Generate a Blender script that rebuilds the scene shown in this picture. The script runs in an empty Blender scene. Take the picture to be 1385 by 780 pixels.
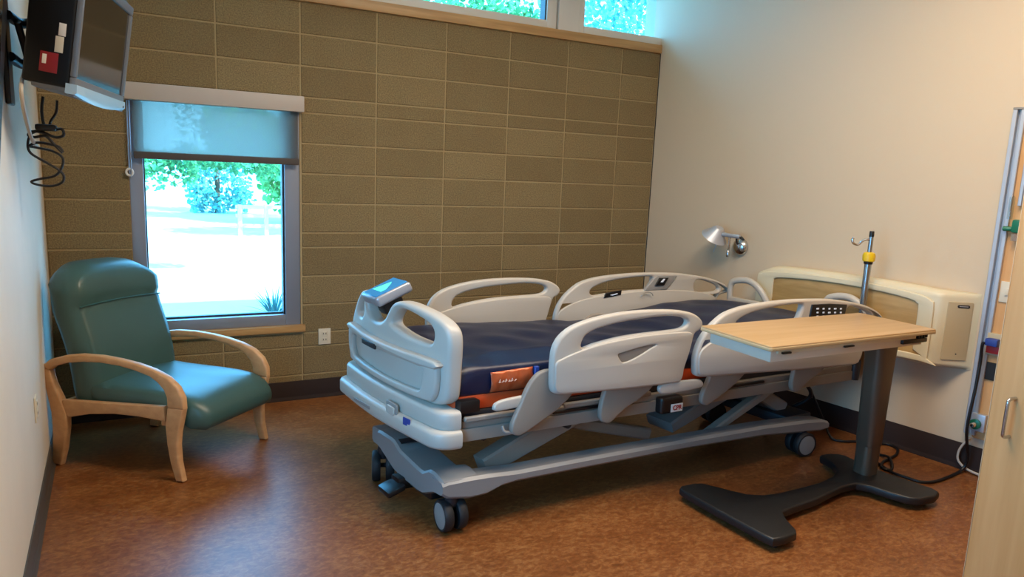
import bpy, bmesh, math, random
from mathutils import Vector, Matrix
random.seed(7)
C = bpy.context.scene.collection
PI = math.pi

# ------------------------------------------------------------------ materials
def lin(c):
    if isinstance(c, str):
        c = c.lstrip('#'); c = tuple(int(c[i:i+2], 16)/255 for i in (0, 2, 4))
    return tuple((x/12.92 if x <= .04045 else ((x+.055)/1.055)**2.4) for x in c) + (1,)

def mat(name, col, rough=.5, metal=0, spec=.5, bump=0, bscale=80, vary=0, vscale=8, coat=0, stretch=(1, 1, 1), col2=None):
    m = bpy.data.materials.new(name); m.use_nodes = True
    nt = m.node_tree; b = nt.nodes['Principled BSDF']
    b.inputs['Base Color'].default_value = lin(col)
    b.inputs['Roughness'].default_value = rough
    b.inputs['Metallic'].default_value = metal
    b.inputs['Specular IOR Level'].default_value = spec
    b.inputs['Coat Weight'].default_value = coat
    tc = nt.nodes.new('ShaderNodeTexCoord'); mp = nt.nodes.new('ShaderNodeMapping')
    mp.inputs['Scale'].default_value = stretch
    nt.links.new(tc.outputs['Object'], mp.inputs['Vector'])
    if vary or col2:
        n = nt.nodes.new('ShaderNodeTexNoise'); n.inputs['Scale'].default_value = vscale; n.inputs['Detail'].default_value = 6
        nt.links.new(mp.outputs[0], n.inputs['Vector'])
        r = nt.nodes.new('ShaderNodeValToRGB')
        c = lin(col); c2 = lin(col2) if col2 else tuple(min(1, x*(1-vary)) for x in c[:3])+(1,)
        r.color_ramp.elements[0].color = c2; r.color_ramp.elements[1].color = c if col2 else tuple(min(1, x*(1+vary)) for x in c[:3])+(1,)
        r.color_ramp.elements[0].position = .35; r.color_ramp.elements[1].position = .65
        nt.links.new(n.outputs['Fac'], r.inputs[0]); nt.links.new(r.outputs[0], b.inputs['Base Color'])
    if bump:
        n2 = nt.nodes.new('ShaderNodeTexNoise'); n2.inputs['Scale'].default_value = bscale; n2.inputs['Detail'].default_value = 4
        nt.links.new(mp.outputs[0], n2.inputs['Vector'])
        bp = nt.nodes.new('ShaderNodeBump'); bp.inputs['Strength'].default_value = bump; bp.inputs['Distance'].default_value = .01
        nt.links.new(n2.outputs['Fac'], bp.inputs['Height']); nt.links.new(bp.outputs[0], b.inputs['Normal'])
    return m

def mat_emit(name, col, s):
    m = mat(name, col, .3); b = m.node_tree.nodes['Principled BSDF']
    b.inputs['Emission Color'].default_value = lin(col); b.inputs['Emission Strength'].default_value = s
    return m

def mat_glass(name, tint):
    m = bpy.data.materials.new(name); m.use_nodes = True; nt = m.node_tree; nt.nodes.clear()
    o = nt.nodes.new('ShaderNodeOutputMaterial'); t = nt.nodes.new('ShaderNodeBsdfTransparent')
    g = nt.nodes.new('ShaderNodeBsdfGlossy'); g.inputs['Roughness'].default_value = .02
    t.inputs['Color'].default_value = tint
    mx = nt.nodes.new('ShaderNodeMixShader'); mx.inputs[0].default_value = .05
    nt.links.new(t.outputs[0], mx.inputs[1]); nt.links.new(g.outputs[0], mx.inputs[2]); nt.links.new(mx.outputs[0], o.inputs[0])
    return m

def mat_fabric_shade(name):
    m = bpy.data.materials.new(name); m.use_nodes = True; nt = m.node_tree; nt.nodes.clear()
    o = nt.nodes.new('ShaderNodeOutputMaterial')
    d = nt.nodes.new('ShaderNodeBsdfDiffuse'); d.inputs['Color'].default_value = lin('#5d5a58')
    tl = nt.nodes.new('ShaderNodeBsdfTranslucent'); tl.inputs['Color'].default_value = (.46, .43, .40, 1)
    tr = nt.nodes.new('ShaderNodeBsdfTransparent'); tr.inputs['Color'].default_value = (.22, .20, .175, 1)
    tc = nt.nodes.new('ShaderNodeTexCoord'); mp = nt.nodes.new('ShaderNodeMapping'); mp.inputs['Scale'].default_value = (30, 1, 140)
    n = nt.nodes.new('ShaderNodeTexNoise'); n.inputs['Scale'].default_value = 4
    nt.links.new(tc.outputs['Object'], mp.inputs[0]); nt.links.new(mp.outputs[0], n.inputs['Vector'])
    mr = nt.nodes.new('ShaderNodeMapRange'); mr.inputs['To Min'].default_value = .40; mr.inputs['To Max'].default_value = .60
    nt.links.new(n.outputs['Fac'], mr.inputs[0])
    a1 = nt.nodes.new('ShaderNodeMixShader'); a2 = nt.nodes.new('ShaderNodeAddShader')
    nt.links.new(mr.outputs[0], a1.inputs[0]); nt.links.new(d.outputs[0], a1.inputs[1]); nt.links.new(tl.outputs[0], a1.inputs[2])
    nt.links.new(a1.outputs[0], a2.inputs[0]); nt.links.new(tr.outputs[0], a2.inputs[1])
    nt.links.new(a2.outputs[0], o.inputs[0])
    return m

def mat_block():
    m = bpy.data.materials.new('concrete_block'); m.use_nodes = True; nt = m.node_tree; b = nt.nodes['Principled BSDF']
    L = nt.links.new
    at = nt.nodes.new('ShaderNodeAttribute'); at.attribute_name = 'tone'
    tc = nt.nodes.new('ShaderNodeTexCoord')
    n = nt.nodes.new('ShaderNodeTexNoise'); n.inputs['Scale'].default_value = 125; n.inputs['Detail'].default_value = 5; n.inputs['Roughness'].default_value = .7
    n2 = nt.nodes.new('ShaderNodeTexNoise'); n2.inputs['Scale'].default_value = 5; n2.inputs['Detail'].default_value = 3
    L(tc.outputs['Object'], n.inputs['Vector']); L(tc.outputs['Object'], n2.inputs['Vector'])
    r = nt.nodes.new('ShaderNodeValToRGB')
    r.color_ramp.elements[0].position = .33; r.color_ramp.elements[0].color = lin('#645438')
    r.color_ramp.elements[1].position = .62; r.color_ramp.elements[1].color = lin('#9b865d')
    L(n.outputs['Fac'], r.inputs[0])
    mx = nt.nodes.new('ShaderNodeMix'); mx.data_type = 'RGBA'; mx.blend_type = 'MULTIPLY'; mx.inputs['Factor'].default_value = 1
    r2 = nt.nodes.new('ShaderNodeValToRGB')
    r2.color_ramp.elements[0].color = (.70, .67, .62, 1); r2.color_ramp.elements[1].color = (1, 1, 1, 1)
    ad = nt.nodes.new('ShaderNodeMath'); ad.operation = 'MULTIPLY_ADD'; ad.inputs[1].default_value = .5
    L(n2.outputs['Fac'], ad.inputs[0]); L(at.outputs['Fac'], ad.inputs[2])
    L(ad.outputs[0], r2.inputs[0])
    L(r.outputs[0], mx.inputs['A']); L(r2.outputs[0], mx.inputs['B']); L(mx.outputs['Result'], b.inputs['Base Color'])
    b.inputs['Roughness'].default_value = .9
    bp = nt.nodes.new('ShaderNodeBump'); bp.inputs['Strength'].default_value = .5; bp.inputs['Distance'].default_value = .006
    L(n.outputs['Fac'], bp.inputs['Height']); L(bp.outputs[0], b.inputs['Normal'])
    return m

def mat_floor():
    m = bpy.data.materials.new('linoleum'); m.use_nodes = True; nt = m.node_tree; b = nt.nodes['Principled BSDF']; L = nt.links.new
    tc = nt.nodes.new('ShaderNodeTexCoord')
    mp = nt.nodes.new('ShaderNodeMapping'); mp.inputs['Scale'].default_value = (1.0, 1.7, 1); mp.inputs['Rotation'].default_value = (0, 0, .25)
    L(tc.outputs['Object'], mp.inputs[0])
    n = nt.nodes.new('ShaderNodeTexNoise'); n.inputs['Scale'].default_value = 26; n.inputs['Detail'].default_value = 8; n.inputs['Roughness'].default_value = .72; n.inputs['Distortion'].default_value = .6
    n2 = nt.nodes.new('ShaderNodeTexNoise'); n2.inputs['Scale'].default_value = 3.5; n2.inputs['Detail'].default_value = 4
    L(mp.outputs[0], n.inputs['Vector']); L(mp.outputs[0], n2.inputs['Vector'])
    a = nt.nodes.new('ShaderNodeMath'); a.operation = 'MULTIPLY_ADD'; a.inputs[1].default_value = .35
    L(n2.outputs['Fac'], a.inputs[0]); L(n.outputs['Fac'], a.inputs[2])
    r = nt.nodes.new('ShaderNodeValToRGB'); e = r.color_ramp.elements
    e[0].position = .50; e[0].color = lin('#64391a'); e[1].position = .86; e[1].color = lin('#98673b')
    x = e.new(.66); x.color = lin('#794824')
    L(a.outputs[0], r.inputs[0]); L(r.outputs[0], b.inputs['Base Color'])
    b.inputs['Roughness'].default_value = .34; b.inputs['Specular IOR Level'].default_value = .5
    bp = nt.nodes.new('ShaderNodeBump'); bp.inputs['Strength'].default_value = .08; bp.inputs['Distance'].default_value = .004
    L(n.outputs['Fac'], bp.inputs['Height']); L(bp.outputs[0], b.inputs['Normal'])
    return m

def mat_wood(name, c1, c2, rough=.4, axis='X', scale=1.0):
    m = bpy.data.materials.new(name); m.use_nodes = True; nt = m.node_tree; b = nt.nodes['Principled BSDF']; L = nt.links.new
    tc = nt.nodes.new('ShaderNodeTexCoord'); mp = nt.nodes.new('ShaderNodeMapping')
    s = [26*scale]*3; s['XYZ'.index(axis)] = 1.3*scale
    mp.inputs['Scale'].default_value = s
    n = nt.nodes.new('ShaderNodeTexNoise'); n.inputs['Scale'].default_value = 1.5; n.inputs['Detail'].default_value = 6; n.inputs['Distortion'].default_value = .4
    r = nt.nodes.new('ShaderNodeValToRGB'); e = r.color_ramp.elements
    e[0].position = .35; e[0].color = lin(c1); e[1].position = .68; e[1].color = lin(c2)
    L(tc.outputs['Object'], mp.inputs[0]); L(mp.outputs[0], n.inputs['Vector']); L(n.outputs['Fac'], r.inputs[0]); L(r.outputs[0], b.inputs['Base Color'])
    b.inputs['Roughness'].default_value = rough
    return m

def mat_leaf(name, c1, c2):
    m = bpy.data.materials.new(name); m.use_nodes = True; nt = m.node_tree; nt.nodes.clear(); L = nt.links.new
    o = nt.nodes.new('ShaderNodeOutputMaterial'); d = nt.nodes.new('ShaderNodeBsdfDiffuse'); t = nt.nodes.new('ShaderNodeBsdfTranslucent')
    tc = nt.nodes.new('ShaderNodeTexCoord'); n = nt.nodes.new('ShaderNodeTexNoise'); n.inputs['Scale'].default_value = 2.2
    r = nt.nodes.new('ShaderNodeValToRGB'); r.color_ramp.elements[0].color = lin(c1); r.color_ramp.elements[1].color = lin(c2)
    r.color_ramp.elements[0].position = .35; r.color_ramp.elements[1].position = .65
    L(tc.outputs['Object'], n.inputs['Vector']); L(n.outputs['Fac'], r.inputs[0]); L(r.outputs[0], d.inputs[0]); L(r.outputs[0], t.inputs[0])
    mx = nt.nodes.new('ShaderNodeMixShader'); mx.inputs[0].default_value = .3
    L(d.outputs[0], mx.inputs[1]); L(t.outputs[0], mx.inputs[2]); L(mx.outputs[0], o.inputs[0])
    return m

M = dict(
    block=mat_block(), mortar=mat('mortar', '#a8926a', .95, bump=.3, bscale=200),
    floor=mat_floor(),
    wall=mat('beige_paint', '#cdb99d', .62, bump=.12, bscale=260),
    wall_l=mat('cream_paint', '#dfd6c6', .6, bump=.12, bscale=260, vary=.03, vscale=3),
    ceil=mat('ceiling_paint', '#dcd6ca', .9),
    base=mat('dark_rubber_base', '#2b1f1c', .7, spec=.2),
    base_l=mat('grey_rubber_base', '#4a4640', .42),
    frame=mat('window_metal', '#8d93a0', .4, .35),
    frame_w=mat('clerestory_frame', '#d2cbc0', .45),
    glass=mat_glass('window_glass', (.70, .93, .98, 1)),
    sill=mat_wood('sill_wood', '#a37c4e', '#bd945f', .4, 'X'),
    shade=mat_fabric_shade('shade_fabric'), valance=mat('valance_paint', '#b5aaa0', .5),
    hem=mat('hem_fabric', '#4a4340', .7), chain=mat('bead_chain', '#d8d4cc', .4),
    vinyl=mat('teal_vinyl', '#3b5853', .36, spec=.5, bump=.06, bscale=300, vary=.06, vscale=4),
    vinyl_d=mat('teal_piping', '#335a58', .4),
    oak=mat_wood('chair_maple', '#c19264', '#ce9f70', .38, 'X', .8),
    white=mat('bed_white_plastic', '#b8b1a6', .38, vary=.02, vscale=3),
    grey=mat('bed_grey_plastic', '#8d8a85', .42),
    taupe=mat('bed_taupe_plastic', '#8a8176', .45),
    bmetal=mat('bed_painted_metal', '#8b8a88', .38, .15),
    dark=mat('dark_metal', '#26262a', .45, .2),
    black=mat('black_plastic', '#101012', .35), rubber=mat('black_rubber', '#17171a', .6),
    navy=mat('navy_nylon', '#0b1735', .40, spec=.5, bump=.12, bscale=35, vary=.08, vscale=5),
    orange=mat('orange_vinyl', '#c4471c', .42, bump=.1, bscale=30),
    copper=mat('copper_label', '#b0552f', .28, .25, bump=.35, bscale=22, vary=.15, vscale=14),
    copper_t=mat('pale_print', '#e0b8a0', .4),
    screen_c=mat_emit('pod_screen', '#2f7fb5', .25), screen_g=mat_emit('pod_screen_mark', '#58e0c0', .7),
    podsilver=mat('pod_silver', '#a8aab0', .3, .4),
    chrome=mat('chrome', '#c9cacc', .22, 1), alu=mat('brushed_aluminium', '#b9bdc4', .38, .45),
    steel_b=mat('pole_steel', '#a9aeb2', .25, .95), yellow=mat('yellow_plastic', '#d9b417', .4),
    dred=mat('sticker_red', '#8a1a20', .5), red=mat('red_print', '#b01c1c', .5), whitep=mat('white_print', '#e6e2da', .5), bluep=mat('blue_print', '#27408c', .5),
    icon=mat_emit('keypad_icon', '#cfd6e2', .15),
    cream=mat('cream_plastic', '#d2c7a9', .42), cream_d=mat('cream_panel', '#b9a988', .5),
    maple=mat_wood('table_maple', '#a98759', '#b5946b', .36, 'X', .7),
    edge=mat('table_edge', '#c0a67c', .4), apron=mat('apron_white', '#cfc4b2', .45),
    column=mat('column_taupe', '#645a4c', .4, .35), tbase=mat('table_base_black', '#1b1c1d', .45, .1),
    hbwood=mat_wood('headboard_wood', '#a5834f', '#b8965f', .45, 'Y', .7),
    cabwood=mat_wood('wardrobe_maple', '#cd9a60', '#d8a76f', .45, 'Z', .6),
    cabedge=mat('wardrobe_edge', '#dcc19a', .5),
    tv=mat('tv_black', '#070708', .5, spec=.3), bezel=mat('tv_grey_bezel', '#74777c', .4, .2), tvscreen=mat('tv_screen', '#1a1613', .12, spec=.8),
    strip=mat('tv_speaker_strip', '#a9c3d4', .35), grey_c=mat('grey_cable', '#b8b0a4', .5),
    cord=mat('black_cord', '#0c0c0f', .45), plate=mat('ivory_plate', '#d6cdb8', .45), slot=mat('dark_slot', '#1d1a18', .6),
    green=mat('green_plastic', '#11694c', .35), clear=mat_glass('clear_tube', (.85, .9, .9, 1)),
    concrete=mat('pale_concrete', '#b6b7b2', .9, vary=.04, vscale=1), bark=mat('bark', '#5c4a3c', .9, bump=.5, bscale=20),
    leaf_a=mat_leaf('leaf_green', '#35784e', '#66aa72'), leaf_b=mat_leaf('leaf_teal', '#4c9a98', '#86c4b8'),
    leaf_c=mat_leaf('leaf_light', '#4a9050', '#86be74'), grass=mat_leaf('grass_blade', '#2c5558', '#4d7a72'),
    fence=mat('fence_white', '#c9ccd2', .7), roofing=mat('roofing', '#777777', .9), stucco=mat('far_stucco', '#dcd6cc', .9),
)

# ------------------------------------------------------------------ mesh helpers (all take world coordinates through a map function)
LOC = {}
def finish(name, verts, faces, m, parent=None, loc=None, angle=40, smooth=True):
    """link ONE mesh object. verts are world coordinates; the origin is the parent's base (or loc)"""
    if parent is not None: o0 = LOC[parent.name]
    else: o0 = Vector(loc) if loc is not None else Vector((0, 0, 0))
    me = bpy.data.meshes.new(name)
    me.from_pydata([Vector(v)-o0 for v in verts], [], faces)
    bm = bmesh.new(); bm.from_mesh(me); bmesh.ops.recalc_face_normals(bm, faces=bm.faces); bm.to_mesh(me); bm.free()
    if smooth:
        me.shade_smooth(); me.set_sharp_from_angle(angle=math.radians(angle))
    me.materials.append(m)
    o = bpy.data.objects.new(name, me); C.objects.link(o)
    if parent is not None: o.parent = parent
    else: o.location = o0
    LOC[o.name] = o0
    return o

class G:
    """collects several shapes of one part into one mesh"""
    def __init__(s): s.v = []; s.f = []
    def add(s, v, f):
        k = len(s.v); s.v += [tuple(x) for x in v]; s.f += [tuple(i+k for i in q) for q in f]; return s
    def done(s, name, m, parent=None, loc=None, **k): return finish(name, s.v, s.f, m, parent, loc, **k)

ident = lambda x, y, z: Vector((x, y, z))

def bm_out(bm):
    bm.verts.index_update()
    v = [tuple(x.co) for x in bm.verts]; f = [tuple(x.index for x in q.verts) for q in bm.faces]; bm.free(); return v, f

def box(x0, x1, y0, y1, z0, z1, bev=.004, seg=2, fn=ident):
    bm = bmesh.new(); bmesh.ops.create_cube(bm, size=1)
    for v in bm.verts: v.co = Vector(((x0+x1)/2+v.co.x*(x1-x0), (y0+y1)/2+v.co.y*(y1-y0), (z0+z1)/2+v.co.z*(z1-z0)))
    if bev: bmesh.ops.bevel(bm, geom=bm.edges[:], offset=bev, segments=seg, affect='EDGES', profile=.6)
    v, f = bm_out(bm); return [fn(*p) for p in v], f

def catmull(pts, n=6, closed=False):
    P = [Vector(p) for p in pts]; out = []; N = len(P)
    for i in range(N if closed else N-1):
        p0 = P[(i-1) % N] if closed or i > 0 else P[0]*2-P[1]
        p1 = P[i]; p2 = P[(i+1) % N]
        p3 = P[(i+2) % N] if closed or i+2 < N else P[-1]*2-P[-2]
        for k in range(n):
            t = k/n
            out.append(.5*((2*p1)+(p2-p0)*t+(2*p0-5*p1+4*p2-p3)*t*t+(3*p1-p0-3*p2+p3)*t**3))
    if not closed: out.append(P[-1])
    return out

def plate(outline, holes=(), thick=.03, bev=.008, fn=ident, smooth_n=5, slices=0, res=2):
    """flat plate with rounded edges; outline/holes in (x,y); thickness along z, centred"""
    cu = bpy.data.curves.new('tmp', 'CURVE'); cu.dimensions = '2D'; cu.fill_mode = 'BOTH'
    cu.extrude = max(thick/2-bev, 0.0005); cu.bevel_depth = bev; cu.bevel_resolution = res; cu.offset = -bev
    for pts in [outline]+list(holes):
        q = catmull([Vector((x, y, 0)) for x, y in pts], smooth_n, True) if smooth_n > 1 else [Vector((x, y, 0)) for x, y in pts]
        sp = cu.splines.new('POLY'); sp.points.add(len(q)-1); sp.use_cyclic_u = True
        for p, c in zip(sp.points, q): p.co = (c.x, c.y, 0, 1)
    o = bpy.data.objects.new('tmp', cu); C.objects.link(o)
    dg = bpy.context.evaluated_depsgraph_get(); dg.update()
    me = bpy.data.meshes.new_from_object(o.evaluated_get(dg))
    bm = bmesh.new(); bm.from_mesh(me)
    bmesh.ops.remove_doubles(bm, verts=bm.verts, dist=1e-5)
    if slices:
        xs = [v.co.x for v in bm.verts]; a, b = min(xs), max(xs)
        for i in range(1, slices):
            x = a+(b-a)*i/slices
            bmesh.ops.bisect_plane(bm, geom=bm.verts[:]+bm.edges[:]+bm.faces[:], plane_co=(x, 0, 0), plane_no=(1, 0, 0))
    v, f = bm_out(bm)
    bpy.data.objects.remove(o); bpy.data.curves.remove(cu); bpy.data.meshes.remove(me)
    return [fn(*p) for p in v], f

def loft(rings, cap=True, closed=True):
    n = len(rings[0]); v = [p for r in rings for p in r]; f = []
    for i in range(len(rings)-1):
        for k in range(n if closed else n-1):
            a = i*n+k; b = i*n+(k+1) % n; f.append((a, b, b+n, a+n))
    if cap: f += [tuple(range(n))[::-1], tuple((len(rings)-1)*n+k for k in range(n))]
    return v, f

def tube(pts, r, n=10, smooth=6, closed=False, r2=None, flat=1.0):
    P = [Vector(p) for p in pts]
    if smooth > 1: P = catmull(P, smooth, closed)
    N = len(P); rings = []; up = None
    for i, p in enumerate(P):
        t = (P[(i+1) % N]-P[i-1]) if closed else (P[min(i+1, N-1)]-P[max(i-1, 0)])
        t.normalize()
        if up is None:
            up = Vector((0, 0, 1)) if abs(t.z) < .9 else Vector((1, 0, 0))
        up = (up-t*up.dot(t)).normalized(); s = t.cross(up)
        rr = r if r2 is None else r+(r2-r)*i/(N-1)
        rings.append([p+up*math.cos(2*PI*k/n)*rr*flat+s*math.sin(2*PI*k/n)*rr for k in range(n)])
    if closed: rings.append(rings[0])
    return loft(rings, cap=not closed)

def lathe(prof, origin, axis, n=24, ref=None):
    """profile [(radius, distance along axis)]"""
    a = Vector(axis).normalized(); u = Vector((0, 0, 1)) if abs(a.z) < .9 else Vector((1, 0, 0))
    u = (u-a*u.dot(a)).normalized(); w = a.cross(u); o = Vector(origin)
    rings = [[o+a*d+(u*math.cos(2*PI*k/n)+w*math.sin(2*PI*k/n))*max(r, 1e-4) for k in range(n)] for r, d in prof]
    return loft(rings)

def rrect(a0, a1, b0, b1, r, n=4):
    out = []
    for cx, cy, s in ((a1-r, b1-r, 0), (a0+r, b1-r, 1), (a0+r, b0+r, 2), (a1-r, b0+r, 3)):
        for k in range(n+1):
            t = PI/2*(s+k/n); out.append((cx+r*math.cos(t), cy+r*math.sin(t)))
    return out

def text_mesh(s, size, fn, thick=.0008):
    cu = bpy.data.curves.new('txt', 'FONT'); cu.body = s; cu.size = size; cu.align_x = 'CENTER'; cu.align_y = 'CENTER'; cu.extrude = thick; cu.offset = size*.02
    o = bpy.data.objects.new('txt', cu); C.objects.link(o)
    dg = bpy.context.evaluated_depsgraph_get(); dg.update()
    me = bpy.data.meshes.new_from_object(o.evaluated_get(dg))
    v = [fn(*p.co) for p in me.vertices]; f = [tuple(p.vertices) for p in me.polygons]
    bpy.data.objects.remove(o); bpy.data.curves.remove(cu); bpy.data.meshes.remove(me)
    return v, f

def thing(name, label, cat, loc, group=None):
    o = bpy.data.objects.new(name, None); o.empty_display_size = .1; C.objects.link(o)
    o.location = loc; LOC[o.name] = Vector(loc)
    o['label'] = label; o['category'] = cat
    if group: o['group'] = group
    return o

def tag(o, label, cat, group=None):
    o['label'] = label; o['category'] = cat
    if group: o['group'] = group
    return o

def struct(o):
    o['kind'] = 'structure'; return o

# ------------------------------------------------------------------ room axes
LX, LT = -1.484, .046          # left wall: x = LX - LT*y
RX, RT = 2.990, .166           # right wall: x = RX - RT*y
FRONT = -6.6
xl = lambda y: LX-LT*y
xr = lambda y: RX-RT*y
_k = math.hypot(1, RT)
RS = Vector((RT/_k, -1/_k, 0)); RN = Vector((-1/_k, -RT/_k, 0))
def RW(s, d, z): return Vector((RX, 0, 0))+RS*s+RN*d+Vector((0, 0, z))     # along right wall, off it, height
_k = math.hypot(1, LT)
LS = Vector((LT/_k, -1/_k, 0)); LN = Vector((1/_k, LT/_k, 0))
def LWl(s, d, z): return Vector((LX, 0, 0))+LS*s+LN*d+Vector((0, 0, z))
H = 3.5

# floor, ceiling
g = G(); t = .12
for z0, z1, nm, mt in ((-t, 0, 'floor', M['floor']), (H, H+.2, 'ceiling', M['ceil'])):
    e = .6 if nm == 'ceiling' else .02
    p = [(xl(0)-e, .22), (xr(0)+e, .22), (xr(FRONT)+e, FRONT-e), (xl(FRONT)-e, FRONT-e)]
    if nm == 'ceiling': p = [(xl(0)-1.5, .55), (xr(0)+2.5, .55), (xr(FRONT)+1, FRONT-.6), (xl(FRONT)-1.5, FRONT-.6)]
    v = [(x, y, z) for z in (z0, z1) for x, y in p]
    struct(finish(nm, v, [(0, 1, 2, 3), (4, 5, 6, 7), (0, 1, 5, 4), (1, 2, 6, 5), (2, 3, 7, 6), (3, 0, 4, 7)], mt, smooth=False))

# back wall of stacked concrete block: rows of 8 and 4 inch, stack bond 0.52 m
BW = .520; SB = 2.718
ks = [0, 2, 4, 6, 7, 9, 11, 13, 15, 16, 18, 20, 22, 23, 25, 26.75]
WX0, WX1, WZ0, WZ1 = -1.034, -.010, .505, 2.08
bv, bf, tone = [], [], []
def addblock(x0, x1, z0, z1, rnd):
    v, f = box(x0, x1, 0, .03, z0, z1, .0035, 1)
    k = len(bv); bv.extend(tuple(p) for p in v); bf.extend(tuple(i+k for i in q) for q in f); tone.extend([rnd]*len(v))
J = .0045
for r in range(len(ks)-1):
    z1 = SB-ks[r]*.1016-J; z0 = SB-ks[r+1]*.1016+J
    for c in range(-3, 7):
        x0 = max(c*BW, xl(0))+J; x1 = min((c+1)*BW, xr(0)-.004)-J
        if x1-x0 < .03: continue
        rnd = random.uniform(0, .62)
        if x0 > WX0-.06 and x1 < WX1+.05 and z1 > WZ0 and z0 < WZ1:      # window opening
            if z0 < WZ0-.03: addblock(x0, x1, z0, WZ0-.004, rnd)
            if z1 > WZ1+.03: addblock(x0, x1, WZ1+.004, z1, rnd)
            continue
        if x0 < WX0-.02 < x1 and z1 > WZ0 and z0 < WZ1:
            x1 = WX0-.002
        addblock(x0, x1, z0, z1, rnd)
wb = G()
for a in ((xl(0)-.15, WX0, .006, .2, 0, SB), (WX1, xr(0)+.15, .006, .2, 0, SB), (WX0, WX1, .006, .2, 0, WZ0-.01), (WX0, WX1, .006, .2, WZ1, SB),
          (xl(0)-.15, xr(0)+.15, .006, .2, 3.42, H)):
    wb.add(*box(*a, bev=0))
wall_back = struct(wb.done('wall_back', M['mortar'], smooth=False))
blocks = finish('block_face', bv, bf, M['block'], wall_back, smooth=False)
ca = blocks.data.attributes.new('tone', 'FLOAT', 'POINT')
for i, tv in enumerate(tone): ca.data[i].value = tv

def quadwall(nm, fn, s0, s1, d, m):
    v = [fn(s, dd, z) for dd in (0, -d) for s, z in ((s0, 0), (s1, 0), (s1, H), (s0, H))]
    return struct(finish(nm, v, [(0, 1, 2, 3), (4, 5, 6, 7), (0, 1, 5, 4), (1, 2, 6, 5), (2, 3, 7, 6), (3, 0, 4, 7)], m, smooth=False))
quadwall('wall_right', RW, -.2, 7.0, .15, M['wall'])
g = G()          # left wall with a daylight window nearer the camera
S0, S1, Z0, Z1 = 2.75, 4.35, .55, 2.35
for a in ((-.2, S0, 0, H), (S1, 6.8, 0, H), (S0, S1, 0, Z0), (S0, S1, Z1, H)): g.add(*box(a[0], a[1], -.15, 0, a[2], a[3], 0, 1, LWl))
struct(g.done('wall_left', M['wall_l'], smooth=False))
struct(finish('wall_front', *box(xl(FRONT)-.2, xr(FRONT)+.2, FRONT-.15, FRONT, 0, H, 0), M['wall_l'], smooth=False))

# baseboards: coved rubber base
def basebd(nm, fn, s0, s1, h, m):
    prof = [(0.0, 0), (.022, 0), (.022, .004), (.012, .016), (.008, .03), (.008, h-.004), (.005, h), (0, h)]
    return struct(finish(nm, *loft([[fn(s, d+.0005, z) for d, z in prof] for s in (s0, s1)]), m))
basebd('baseboard_back', lambda s, d, z: Vector((s, -d, z)), xl(0)+.01, xr(0)-.012, .136, M['base'])
basebd('baseboard_right', RW, .012, 6.5, .158, M['base'])
basebd('baseboard_left', LWl, .01, 6.4, .115, M['base_l'])

# ------------------------------------------------------------------ windows
def frame_ring(x0, x1, z0, z1, fl, fr, fb, ft, y0, y1):
    g = G()
    for a in ((x0, x0+fl, y0, y1, z0, z1), (x1-fr, x1, y0, y1, z0, z1), (x0+fl, x1-fr, y0, y1, z0, z0+fb), (x0+fl, x1-fr, y0, y1, z1-ft, z1)):
        g.add(*box(*a, bev=.004))
    return g
w1 = thing('window_1', 'tall lower window in the block wall', 'window', (-.5, 0, WZ0)); struct(w1)
del w1['label'], w1['category']
frame_ring(WX0, WX1, .545, WZ1-.005, .079, .10, .075, .05, .012, .12).done('window_frame', M['frame'], w1)
g = G()   # dark inner gasket
for a in ((WX0+.079, WX0+.087, .06, .09, .62, 2.0), (WX1-.112, WX1-.10, .03, .10, .62, 2.0), (WX0+.055, WX1-.1, .06, .09, .62, .632)): g.add(*box(*a, bev=0))
g.done('gasket', M['dark'], w1)
finish('pane', *box(WX0+.06, WX1-.105, .085, .091, .628, 2.03, 0), M['glass'], w1)
finish('window_sill', *box(WX0-.012, .017, -.028, .12, .497, .545, .006), M['sill'], w1)

CZ0 = 2.787
MX0, MX1 = 1.952, 2.155
for i, (x0, x1) in enumerate(((-1.6, MX0), (MX1, 3.10))):
    w = thing('window_%d' % (i+2), '', 'window', ((x0+x1)/2, .05, CZ0)); struct(w); del w['label'], w['category']
    frame_ring(x0, x1, CZ0, 3.42, .055, .085 if i == 0 else .03, .06, .05, .004, .12).done('window_frame', M['frame_w'], w)
    if i == 0: finish('gasket', *box(x1-.097, x1-.085, .02, .1, CZ0+.06, 3.37, 0), M['dark'], w)
    finish('pane', *box(x0+.05, x1-.03, .085, .091, CZ0+.055, 3.38, 0), M['glass'], w)
struct(finish('trim_1', *box(MX0+.012, MX1-.002, -.012, .13, CZ0, 3.45, .005), M['frame_w']))
struct(finish('trim_2', *box(xl(0)+.003, xr(0)-.003, -.022, .12, SB, CZ0, .006), M['sill']))
struct(finish('trim_3', *box(-.004+xr(0), xr(0)+.008, -.006, .0, .14, SB, 0), M['slot']))   # dark joint in the corner

w4 = bpy.data.objects.new('window_4', None); C.objects.link(w4); w4.location = LWl((S0+S1)/2, 0, Z0); LOC['window_4'] = Vector(w4.location); struct(w4)
g = G()
for a in ((S0, S0+.06, Z0, Z1), (S1-.06, S1, Z0, Z1), (S0+.06, S1-.06, Z0, Z0+.06), (S0+.06, S1-.06, Z1-.06, Z1)): g.add(*box(a[0], a[1], -.12, -.02, a[2], a[3], .004, 1, LWl))
g.done('window_frame', M['frame'], w4)
finish('pane', *box(S0+.05, S1-.05, -.08, -.074, Z0+.05, Z1-.05, 0, 1, LWl), M['glass'], w4)

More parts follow.
